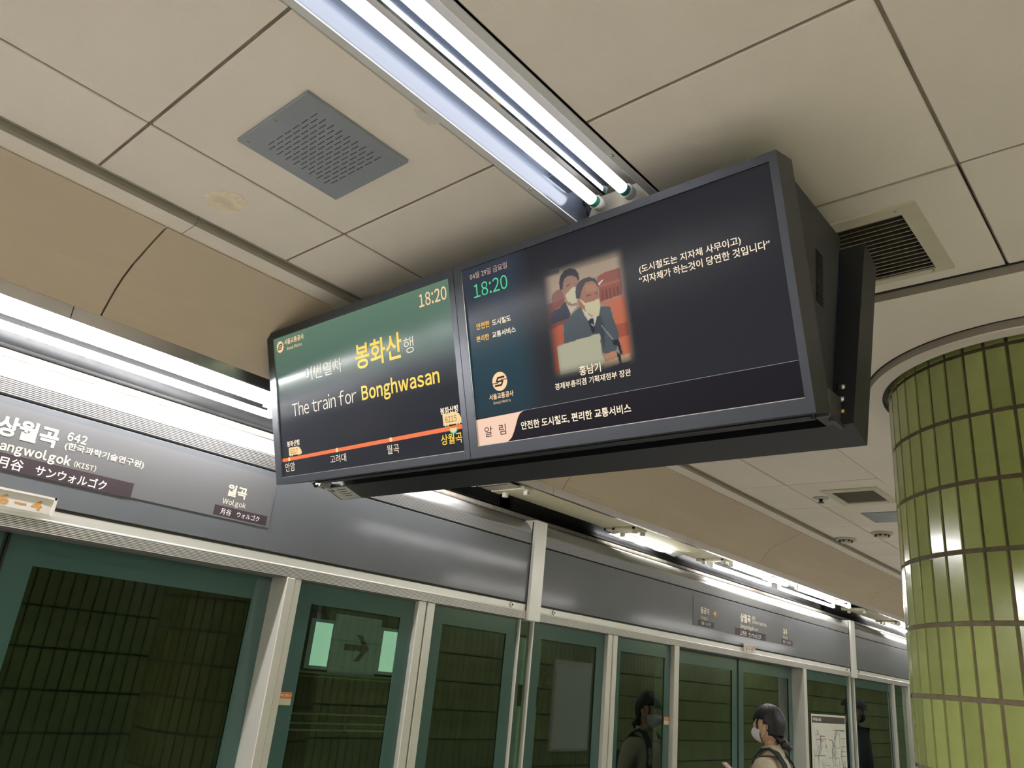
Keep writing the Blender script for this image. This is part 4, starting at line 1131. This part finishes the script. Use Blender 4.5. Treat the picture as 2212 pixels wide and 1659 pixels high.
def vent(x0, x1, y0, y1, ix0, ix1, iy0, iy1, lb, n, along_y=True):
    t = thing('air_vent', ((x0 + x1) / 2, (y0 + y1) / 2, ZT), lb, 'vent', 'square slatted ceiling vents')
    bm = NB()
    for q in ((x0, ix0, y0, y1), (ix1, x1, y0, y1), (ix0, ix1, y0, iy0), (ix0, ix1, iy1, y1)):
        box(bm, q[0], q[1], q[2], q[3], ZT - 0.007, ZT + 0.001)
    fr = obj('frame', bm, M_VENT, t)
    bm = NB(); box(bm, x0 - 0.004, x1 + 0.004, y0 - 0.004, y1 + 0.004, ZT - 0.0015, ZT - 0.0002); obj('gasket', bm, M_INK, fr) if False else bm.free()
    bm = NB(); box(bm, ix0, ix0 + 0.002, iy0, iy1, ZT, ZT + 0.07); box(bm, ix1 - 0.002, ix1, iy0, iy1, ZT, ZT + 0.07); box(bm, ix0, ix1, iy0, iy0 + 0.002, ZT, ZT + 0.07); box(bm, ix0, ix1, iy1 - 0.002, iy1, ZT, ZT + 0.07); box(bm, ix0, ix1, iy0, iy1, ZT + 0.07, ZT + 0.072)
    obj('duct', bm, M_INK, t)
    for k in range(n):
        xk = ix0 + (ix1 - ix0) * (k + 0.6) / n
        bm = NB(); prism_y(bm, [(xk, ZT + 0.001), (xk + 0.0015, ZT - 0.0005), (xk + 0.016, ZT + 0.020), (xk + 0.0145, ZT + 0.021)], iy0 + 0.002, iy1 - 0.002)
        obj('slat', bm, M_SLAT, t)
    for px, py in ((x0 + 0.018, y0 + 0.05), (x1 - 0.018, y0 + 0.05)):
        bm = NB(); tube(bm, (px, py, ZT - 0.007), (px, py, ZT - 0.010), 0.004, 0.003, 8); obj('screw', bm, M_STEEL, fr)
vent(1.826, 2.212, 0.405, 0.800, 1.866, 2.188, 0.447, 0.755, 'cream square slatted vent right of the hanging display', 15)
vent(4.600, 4.995, 1.360, 1.682, 4.662, 4.951, 1.398, 1.638, 'smaller-looking distant square vent beside the tiled pillar', 14)
t = thing('sprinkler_head', (4.786, 1.746, ZT), 'round cream sprinkler rosette beside the distant vent', 'sprinkler')
bm = NB(); tube(bm, (4.786, 1.746, ZT), (4.786, 1.746, ZT - 0.008), 0.048, 0.036, 24); obj('rosette', bm, M_ENAMEL, t)
bm = NB(); tube(bm, (4.786, 1.746, ZT - 0.008), (4.786, 1.746, ZT - 0.028), 0.012, 0.009, 12); tube(bm, (4.786, 1.746, ZT - 0.028), (4.786, 1.746, ZT - 0.031), 0.019, 0.019, 12); obj('nozzle', bm, M_INK, t)
t = thing('ceiling_hatch', (5.40, 1.53, ZT), 'grey metal square ceiling hatch beyond the distant vent', 'hatch')
bm = NB(); box(bm, 5.255, 5.56, 1.385, 1.664, ZT - 0.006, ZT + 0.0005, 0.002); obj('cover', bm, mat('hatch_metal', (0.30, 0.33, 0.35), 0.3, 0.6, noise=0.2, nscale=10), t)
for (cx, cy, r, lb) in ((6.10, 2.05, 0.075, 'round smoke detector beside the cove edge, near the tiled pillar'), (5.93, 1.736, 0.075, 'round cream smoke detector closest to the tiled pillar')):
    t = thing('smoke_detector', (cx, cy, ZT), lb, 'detector', 'round ceiling detectors')
    bm = NB(); tube(bm, (cx, cy, ZT), (cx, cy, ZT - 0.012), r, r * 0.93, 24); tube(bm, (cx, cy, ZT - 0.012), (cx, cy, ZT - 0.035), r * 0.6, r * 0.45, 20); obj('body', bm, M_ENAMEL, t)
    bm = NB()
    for k in range(8):
        a = k * PI / 4; p = Vector((cx + r * 0.62 * math.cos(a), cy + r * 0.62 * math.sin(a), ZT - 0.018)); tube(bm, p, p + Vector((0, 0, -0.009)), 0.007, 0.007, 6)
    obj('slits', bm, M_INK, t)

# ------------------------------------------------------------------ tiled pillar
PX, PY, PR = 3.21, 0.305, 0.556
pil = thing('pillar', (PX, PY, 0), 'round pillar faced with upright green glazed tiles under a cream ceiling ring', 'pillar')
bm = NB(); tube(bm, (PX, PY, 0), (PX, PY, ZT - 0.02), PR - 0.005, seg=104); obj('grout_core', bm, M_GROUT, pil)
NC, RP = 52, 0.2132
dA = 2 * PI / NC
Z_ROW0 = ZC + 1.1185 - 13 * RP      # joints line up with the measured courses
def ptile(bm, a, z0, z1, O=Vector((0, 0, 0))):
    hw = dA / 2 * 0.925
    fr_, ba = [], []
    for r, lst, c in ((PR, fr_, 0.0035), (PR - 0.012, ba, 0.0)):
        for aa, zz in ((a - hw + c / PR, z0 + c), (a + hw - c / PR, z0 + c), (a + hw - c / PR, z1 - c), (a - hw + c / PR, z1 - c)):
            lst.append(bm.verts.new(O + Vector((r * math.cos(aa), r * math.sin(aa), zz))))
        if r == PR:
            # middle column keeps the face curved
            pass
    bm.faces.new(fr_)
    for k in range(4): bm.faces.new([ba[k], ba[(k + 1) % 4], fr_[(k + 1) % 4], fr_[k]])
gz = 0.0045
bm = NB(); ptile(bm, 0, gz, RP - gz)
pme = bpy.data.meshes.new('pillar_tile'); bm.to_mesh(pme); bm.free(); pme.materials.append(M_TILE)
bm = NB(); ptile(bm, 0, gz, ZT - 0.03 - (Z_ROW0 + 13 * RP))
pmt = bpy.data.meshes.new('pillar_tile_top'); bm.to_mesh(pmt); bm.free(); pmt.materials.append(M_TILE)
rest = NB(); Z_ROW0
phase = math.radians(166.34) - dA / 2
for r_ in range(0, 14):
    z0 = Z_ROW0 + r_ * RP
    for k in range(NC):
        a = phase + (k + 0) * dA
        deg = math.degrees(a) % 360
        if 96 < deg < 254 and r_ >= 1:
            o = bpy.data.objects.new('tile', pmt if r_ == 13 else pme); COL.objects.link(o); o.parent = pil
            o.location = (0, 0, z0); o.rotation_euler = (0, 0, a)
        else:
            if r_ == 13: ptile(rest, a, z0 + gz, ZT - 0.03, Vector((PX, PY, 0)))
            else: ptile(rest, a, max(z0 + gz, 0.01), z0 + RP - gz, Vector((PX, PY, 0)))
obj('tiles', rest, M_TILE, pil)['kind'] = 'stuff'
# ring at the ceiling
def ring(bm, r0, r1, z0, z1, seg=96):
    V_ = []
    for r, z in ((r0, z0), (r1, z0), (r1, z1), (r0, z1)):
        V_.append([bm.verts.new((PX + r * math.cos(2 * PI * i / seg), PY + r * math.sin(2 * PI * i / seg), z)) for i in range(seg)])
    for q in range(4):
        for i in range(seg):
            bm.faces.new([V_[q][i], V_[q][(i + 1) % seg], V_[(q + 1) % 4][(i + 1) % seg], V_[(q + 1) % 4][i]])
    bmesh.ops.recalc_face_normals(bm, faces=bm.faces)
bm = NB(); ring(bm, PR + 0.020, PR + 0.072, ZT - 0.060, ZT - 0.028); obj('ceiling_ring', bm, M_CEIL, pil)
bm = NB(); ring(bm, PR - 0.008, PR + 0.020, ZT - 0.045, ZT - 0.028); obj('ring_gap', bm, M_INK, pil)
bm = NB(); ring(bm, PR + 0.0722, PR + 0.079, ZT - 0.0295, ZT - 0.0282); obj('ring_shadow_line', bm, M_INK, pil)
bm = NB(); ring(bm, PR + 0.0722, PR + 0.0730, ZT - 0.055, ZT - 0.0295); obj('ring_shade_strip', bm, M_SHADE, pil)  # darker band imitates shade on the ring's outer face

# ------------------------------------------------------------------ people
def skin_mesh(name, joints, edges_, m, parent, sub=2, T=None):
    """joints: [(x,y,z, rx, ry)] in person space, grown with a Skin modifier"""
    me = bpy.data.meshes.new(name)
    base = wl(parent)
    me.from_pydata([T(Vector(j[:3])) - base for j in joints], edges_, [])
    o = bpy.data.objects.new(name, me)
    COL.objects.link(o)
    o.parent = parent
    me.materials.append(m)
    md = o.modifiers.new('skin', 'SKIN')
    md.use_smooth_shade = True
    md.branch_smoothing = 0.6
    for i, j in enumerate(joints):
        sv = me.skin_vertices[0].data[i]
        sv.radius = (j[3], j[4])
        sv.use_root = (i == 0)
    s = o.modifiers.new('sub', 'SUBSURF'); s.levels = sub; s.render_levels = sub
    return o

def ellip(bm, c, rx, ry, rz, T, us=24, vs_=16, f=None, cut=None):
    """deformable ellipsoid in person space"""
    r_ = bmesh.ops.create_uvsphere(bm, u_segments=us, v_segments=vs_, radius=1.0)
    vs2 = r_['verts']
    dead = []
    for v in vs2:
        d = v.co.copy()
        if cut and cut(d): dead.append(v)
        k = f(d) if f else 1.0
        p = Vector((c[0] + rx * d.x * (k if not isinstance(k, tuple) else k[0]), c[1] + ry * d.y * (k if not isinstance(k, tuple) else k[1]), c[2] + rz * d.z * (k if not isinstance(k, tuple) else k[2])))
        v.co = T(p)
    if dead: bmesh.ops.delete(bm, geom=dead, context='VERTS')
    for fc in bm.faces: fc.smooth = True

M_SKIN = mat('skin', (0.60, 0.38, 0.25), 0.5)
M_HAIR = mat('black_hair', (0.010, 0.009, 0.009), 0.50, noise=0.4, nscale=60, bump=1.0, bscale=160, stretch=(1, 1, 0.15))
M_MASKW = mat('white_mask', (0.72, 0.71, 0.70), 0.7)
M_MASKB = mat('black_mask', (0.02, 0.02, 0.022), 0.7)
M_COAT = mat('cream_coat', (0.50, 0.44, 0.31), 0.85, noise=0.08, nscale=12, bump=0.3, bscale=90)
M_DARK = mat('black_cloth', (0.02, 0.022, 0.024), 0.85, noise=0.15, nscale=10)
M_JEANS = mat('dark_trousers', (0.05, 0.055, 0.08), 0.85)
M_SHOE = mat('shoe', (0.4, 0.4, 0.4), 0.6)
M_EYE = mat('eye_white', (0.6, 0.6, 0.58), 0.3)

def person(name_lb, pos, heading, height, coat_m, hair_kind, mask_m, leg_m, phone=True, cap=False, bulk=1.0):
    s = height / 1.62
    ca, sa = math.cos(heading), math.sin(heading)
    P0 = Vector((pos[0], pos[1], 0))
    def T(v):   # person space: x forward, y left, z up
        return P0 + Vector((ca * v.x * s - sa * v.y * s, sa * v.x * s + ca * v.y * s, v.z * s))
    t = thing('person', (pos[0], pos[1], 0), name_lb, 'person')
    # body: legs, trunk, neck, arms, one skin
    J = [(0, 0, 0.92, .085, .12), (0, 0, 1.10, .08, .10), (0, 0, 1.26, .09, .13), (0, 0, 1.345, .05, .07), (-0.005, 0, 1.41, .045, .045), (0.01, 0, 1.47, .042, .042),
         (0, .09, 0.86, .075, .075), (0.01, .09, 0.48, .05, .05), (-0.01, .09, 0.09, .033, .033), (0.10, .095, 0.04, .03, .035),
         (0, -.09, 0.86, .075, .075), (0.01, -.09, 0.48, .05, .05), (-0.01, -.09, 0.09, .033, .033), (0.10, -.095, 0.04, .03, .035),
         (0, .165, 1.31, .045, .045), (-0.01, .215, 1.06, .036, .036), (0.19, .14, 1.10, .027, .027),
         (0, -.165, 1.31, .045, .045), (-0.01, -.215, 1.06, .036, .036), (0.19, -.10, 1.12, .027, .027)]
    if phone:
        J[16] = (0.16, .09, 1.135, .025, .025); J[19] = (0.16, -.06, 1.135, .025, .025)
    else:
        J[16] = (0.05, .23, 0.84, .025, .025); J[19] = (0.05, -.23, 0.84, .025, .025)
    E_ = [(0, 1), (1, 2), (2, 3), (3, 4), (4, 5), (0, 6), (6, 7), (7, 8), (8, 9), (0, 10), (10, 11), (11, 12), (12, 13), (2, 14), (14, 15), (15, 16), (2, 17), (17, 18), (18, 19)]
    J = [(a, b, c, d * s, e * s) for a, b, c, d, e in J]
    skin_mesh('body', J, E_, M_SKIN, t, 2, T)
    # trousers
    Jt = [(0, 0, .93, .11, .14), (0, .095, .84, .095, .095), (0.01, .095, .48, .072, .072), (-0.005, .095, .10, .06, .06), (0, -.095, .84, .095, .095), (0.01, -.095, .48, .072, .072), (-0.005, -.095, .10, .06, .06)]
    skin_mesh('trousers', [(a, b, c, d * s, e * s) for a, b, c, d, e in Jt], [(0, 1), (1, 2), (2, 3), (0, 4), (4, 5), (5, 6)], leg_m, t, 2, T)
    # coat
    Jc = [(0, 0, .86, .15, .19), (0, 0, 1.05, .13, .165), (0, 0, 1.22, .12, .165), (-0.005, 0, 1.325, .085, .115), (-0.01, 0, 1.375, .062, .066),
          (0.0, .172, 1.302, .078, .078), (-0.02, .235, 1.07, .060, .060), (J[16][0] - 0.02, J[16][1] + 0.02, J[16][2] - 0.01, .045, .045),
          (0.0, -.172, 1.302, .078, .078), (-0.02, -.235, 1.07, .060, .060), (J[19][0] - 0.02, J[19][1] - 0.02, J[19][2] - 0.01, .045, .045)]
    skin_mesh('coat', [(a, b * (1 + (bulk - 1) * 0.5), c, d * s * bulk, e * s * bulk) for a, b, c, d, e in Jc], [(0, 1), (1, 2), (2, 3), (3, 4), (2, 5), (5, 6), (6, 7), (2, 8), (8, 9), (9, 10)], coat_m, t, 2, T)
    # collar
    bm = NB()
    segn = 28
    rows = []
    for (r, z, fx) in ((.060, 1.355, 0), (.064, 1.40, -.004), (.070, 1.415, -.006), (.078, 1.385, -.004), (.086, 1.350, 0)):
        rows.append([bm.verts.new(T(Vector((fx + r * math.cos(a) * 0.98, r * math.sin(a), z - 0.022 * max(0, math.cos(a)))))) for a in [2 * PI * i / segn for i in range(segn)]])
    for a, b in zip(rows[:-1], rows[1:]):
        for i in range(segn): bm.faces.new([a[i], a[(i + 1) % segn], b[(i + 1) % segn], b[i]])
    obj('collar', bm, coat_m, t, smooth=True)
    # head
    hc = (0.022, 0, 1.520)
    def hf(d):
        jaw = 1.0
        if d.z < 0: jaw = 1 - 0.30 * (-d.z) ** 1.5
        nose = 0.0
        x = d.x
        if d.x > 0.8 and abs(d.y) < 0.22 and -0.35 < d.z < 0.12: x_ = 1.10
        else: x_ = 1.0
        return (x_ * (1 - 0.06 * max(0, -d.z)), jaw, 1.0)
    bm = NB(); ellip(bm, hc, .088, .073, .112, T, 32, 22, hf); hd = obj('head', bm, M_SKIN, t)
    for sy in (1, -1):
        bm = NB(); ellip(bm, (hc[0] - 0.002, sy * .073, hc[2] - 0.008), .017, .009, .030, T, 12, 10); obj('ear', bm, M_SKIN, hd)
        bm = NB(); ellip(bm, (hc[0] + .078, sy * .030, hc[2] + 0.006), .009, .013, .006, T, 12, 8); obj('eye', bm, M_EYE, hd)
        bm = NB(); ellip(bm, (hc[0] + .0855, sy * .030, hc[2] + 0.006), .003, .0055, .0055, T, 10, 8); obj('pupil', bm, M_INK, hd)
        bm = NB(); ellip(bm, (hc[0] + .080, sy * .032, hc[2] + 0.026), .006, .018, .0035, T, 10, 6); obj('brow', bm, M_HAIR, hd)
    # mask with loops
    bm = NB()
    ellip(bm, (hc[0] + 0.012, 0, hc[2] - 0.048), .092, .071, .062, T, 28, 18, lambda d: (1 + 0.06 * max(0, 1 - abs(d.z)), 1, 1), cut=lambda d: d.x < 0.12)
    obj('mask', bm, mask_m, t)
    bm = NB()
    for sy in (1, -1):
        for dz in (0.0, -0.065):
            a = T(Vector((hc[0] + 0.030, sy * .070, hc[2] - 0.018 + dz * 0.9))); b = T(Vector((hc[0] - 0.008, sy * .079, hc[2] - 0.012 + dz * 0.3)))
            tube(bm, a, b, 0.0013, seg=6)
    obj('mask_loop', bm, mask_m, t)
    # hair
    if hair_kind == 'bun':
        bm = NB()
        def cutf(d):   # open at the face and under the ears
            if d.x > 0.30 and d.z < 0.06 + 0.10 * abs(d.y): return True
            if d.x > -0.05 and d.z < -0.10: return True
            if d.x < -0.05 and d.z < -0.62: return True
            return False
        ellip(bm, (hc[0] - 0.012, 0, hc[2] + 0.014), .107, .090, .126, T, 40, 28, lambda d: 1 + 0.015 * math.sin(9 * math.atan2(d.y, d.x)), cutf)
        hr = obj('hair', bm, M_HAIR, t)
        sm = hr.modifiers.new('thick', 'SOLIDIFY'); sm.thickness = 0.012; sm.offset = -1
        bm = NB()   # side hair drawn back over the temple and nape
        for sy in (1, -1):
            path_tube(bm, [T(Vector((hc[0] + 0.045, sy * .064, hc[2] + 0.045))), T(Vector((hc[0] + 0.052, sy * .067, hc[2] + 0.01))), T(Vector((hc[0] + 0.046, sy * .068, hc[2] - 0.02)))], 0.006, 8)
            for k in range(6):
                tube(bm, T(Vector((hc[0] - 0.02 - 0.01 * k, sy * (.068 - .004 * k), hc[2] - 0.015 - 0.008 * k))), T(Vector((hc[0] - 0.095, sy * (.012 + 0.004 * k), hc[2] - 0.088))), 0.011, 0.014, 8)
        obj('swept_hair', bm, M_HAIR, t)
        bm = NB()
        ellip(bm, (hc[0] - 0.112, 0.005, hc[2] - 0.098), .030, .034, .028, T, 18, 14, lambda d: 1 + 0.08 * math.sin(7 * d.z + 5 * d.y))
        ellip(bm, (hc[0] - 0.132, -0.015, hc[2] - 0.118), .022, .026, .020, T, 16, 12)
        ellip(bm, (hc[0] - 0.088, 0.004, hc[2] - 0.078), .034, .034, .026, T, 16, 12)
        obj('bun', bm, M_HAIR, t)
        bm = NB(); tube(bm, T(Vector((hc[0] - 0.090, -0.024, hc[2] - 0.092))), T(Vector((hc[0] - 0.090, 0.03, hc[2] - 0.092))), 0.006, seg=8); obj('hair_tie', bm, mat('hair_tie', (0.35, 0.22, 0.18), 0.6), t)
    else:
        bm = NB(); ellip(bm, (hc[0] - 0.012, 0, hc[2] + 0.010), .098, .082, .115, T, 30, 20, None, lambda d: (d.x > 0.2 and d.z < 0.35) or d.z < -0.45 or (d.x > -0.1 and d.z < -0.05))
        hr = obj('hair', bm, M_HAIR, t); sm = hr.modifiers.new('thick', 'SOLIDIFY'); sm.thickness = 0.010; sm.offset = -1
    if cap:
        bm = NB(); ellip(bm, (hc[0] - 0.010, 0, hc[2] + 0.052), .135, .120, .100, T, 30, 18, None, lambda d: d.z < -0.08)
        tag(obj('cap', bm, M_DARK, t))
        bm = NB(); slab(bm, [T(Vector((hc[0] + 0.085 + 0.045 * math.cos(a), 0.070 * math.sin(a), hc[2] + 0.040 - 0.012 * math.cos(a)))) for a in [-PI / 2 + PI * i / 12 for i in range(13)]], (0, 0, 0.004)); obj('cap_brim', bm, M_DARK, t)
    # hands: palm, four fingers, thumb
    for side, wj in ((1, J[16]), (-1, J[19])):
        wx, wy, wz = wj[0], wj[1], wj[2]
        if phone: fwdv = Vector((0.75, -0.25 * side, 0.60)).normalized()
        else: fwdv = Vector((0.15, 0, -0.98)).normalized()
        upv = Vector((-fwdv.z, 0, fwdv.x)).normalized() if phone else Vector((1, 0, 0))
        sdv = fwdv.cross(upv).normalized()
        Wp = Vector((wx, wy, wz))
        jj = [(tuple(Wp - fwdv * 0.02) + (.022 * s, .022 * s))]; ee = []
        palm = Wp + fwdv * 0.045
        jj.append(tuple(palm) + (.026 * s, .016 * s)); ee.append((0, 1))
        fing = []
        for q, (off, ln) in enumerate(((-.027, .062), (-.009, .070), (.009, .066), (.027, .050))):
            base = Wp + fwdv * 0.072 + sdv * off
            curl = upv * (0.016 if phone else -0.010)
            jb = [Wp + fwdv * 0.04 + sdv * off * 0.7, base, base + fwdv * ln * 0.5 + curl * 0.6, base + fwdv * ln * 0.85 + curl * 1.8]
            skin_mesh('finger', [tuple(p_) + (.0085 * s, .0085 * s) for p_ in jb], [(0, 1), (1, 2), (2, 3)], M_SKIN, t, 1, T)
        tb0 = Wp + fwdv * 0.02 + sdv * (.022 * side)
        jb = [tb0, tb0 + fwdv * 0.03 + sdv * (.020 * side) + upv * 0.012, tb0 + fwdv * 0.055 + sdv * (.016 * side) + upv * 0.024]
        skin_mesh('thumb', [tuple(p_) + (.010 * s, .010 * s) for p_ in jb], [(0, 1), (1, 2)], M_SKIN, t, 1, T)
        skin_mesh('palm', jj, ee, M_SKIN, t, 1, T)
    # shoes
    for sy in (1, -1):
        bm = NB(); ellip(bm, (0.06, sy * .095, 0.045), .135, .048, .048, T, 18, 12, lambda d: (1, 1, 1 if d.z > 0 else 0.9)); obj('shoe', bm, M_SHOE, t)
    return t, T, s

wpos = (5.375, 2.350)
girl, TG, sg = person('woman in a cream coat with black hair in a low bun and a white mask', wpos, math.radians(96), 1.622, M_COAT, 'bun', M_MASKW, M_JEANS, True)
man, TM, sm_ = person('person in black clothes, black cap and black mask seen mirrored in the glass', (10.15, 2.22), math.radians(52), 1.75, M_DARK, 'short', M_MASKB, M_DARK, False, True, 1.28)
# backpack
bp_ = thing('backpack', tuple(TG(Vector((-0.2, 0, 1.0)))), 'black backpack worn by the woman in the cream coat', 'backpack')
bm = NB(); ellip(bm, (-0.245, 0, 1.02), .085, .15, .21, TG, 24, 16, lambda d: (1, 1 + 0.15 * (1 - abs(d.z)), 1)); obj('bag', bm, M_DARK, bp_)
def strap(bm, pts, wdt, th):
    P = [TG(Vector(p)) for p in pts]
    n = len(P)
    rows = []
    for i in range(n):
        tdir = (P[min(i + 1, n - 1)] - P[max(i - 1, 0)]).normalized()
        out = (P[i] - TG(Vector((0, pts[i][1] * 0.6, pts[i][2] - 0.12)))).normalized()
        sd = tdir.cross(out).normalized()
        rows.append([bm.verts.new(P[i] + sd * a * wdt / 2 + out * b * th) for a, b in ((-1, 0), (1, 0), (1, 1), (-1, 1))])
    for a, b in zip(rows[:-1], rows[1:]):
        for k in range(4): bm.faces.new([a[k], a[(k + 1) % 4], b[(k + 1) % 4], b[k]])
    bm.faces.new(rows[0][::-1]); bm.faces.new(rows[-1])
for sy in (1, -1):
    bm = NB(); strap(bm, [(-0.145, sy * .105, 1.14), (-0.135, sy * .100, 1.22), (-0.105, sy * .090, 1.305), (-0.06, sy * .080, 1.362), (-0.01, sy * .076, 1.388), (0.04, sy * .080, 1.372), (0.085, sy * .088, 1.32), (0.108, sy * .095, 1.22), (0.108, sy * .11, 1.10), (0.07, sy * .150, 0.98), (-0.03, sy * .18, 0.92), (-0.14, sy * .15, 0.90)], 0.046, 0.010)
    obj('strap', bm, M_DARK, bp_)
bm = NB(); path_tube(bm, [TG(Vector(p)) for p in ((-0.15, .03, 1.20), (-0.155, .03, 1.27), (-0.155, 0.0, 1.285), (-0.155, -.03, 1.27), (-0.15, -.03, 1.20))], 0.007, 8); obj('haul_loop', bm, M_DARK, bp_)
# phone in her hands
ph = thing('mobile_phone', tuple(TG(Vector((0.33, 0.01, 1.25)))), 'slim phone with a pinkish case held up by the woman', 'phone')
bm = NB()
PO = TG(Vector((0.255, 0.012, 1.215))); pu = (TG(Vector((0.0, 1, 0))) - TG(Vector((0, 0, 0)))).normalized(); pv = (TG(Vector((0.80, 0, 0.6))) - TG(Vector((0, 0, 0)))).normalized(); pn = pu.cross(pv).normalized()
frame_box(bm, PO, pu, pv, pn, -0.037, 0.037, -0.072, 0.078, -0.005, 0.005); bmesh.ops.bevel(bm, geom=bm.edges[:], offset=0.003, segments=2, affect='EDGES')
obj('case', bm, mat('phone_case', (0.55, 0.30, 0.24), 0.4), ph)
bm = NB(); frame_box(bm, PO, pu, pv, pn, -0.034, 0.034, -0.069, 0.075, 0.0051, 0.0058) if pn.x * (wpos[0]) < 0 or True else None
obj('glass', bm, mat('phone_glass', (0.02, 0.02, 0.03), 0.1, emit=(0.3, 0.35, 0.4), es=0.6), ph)
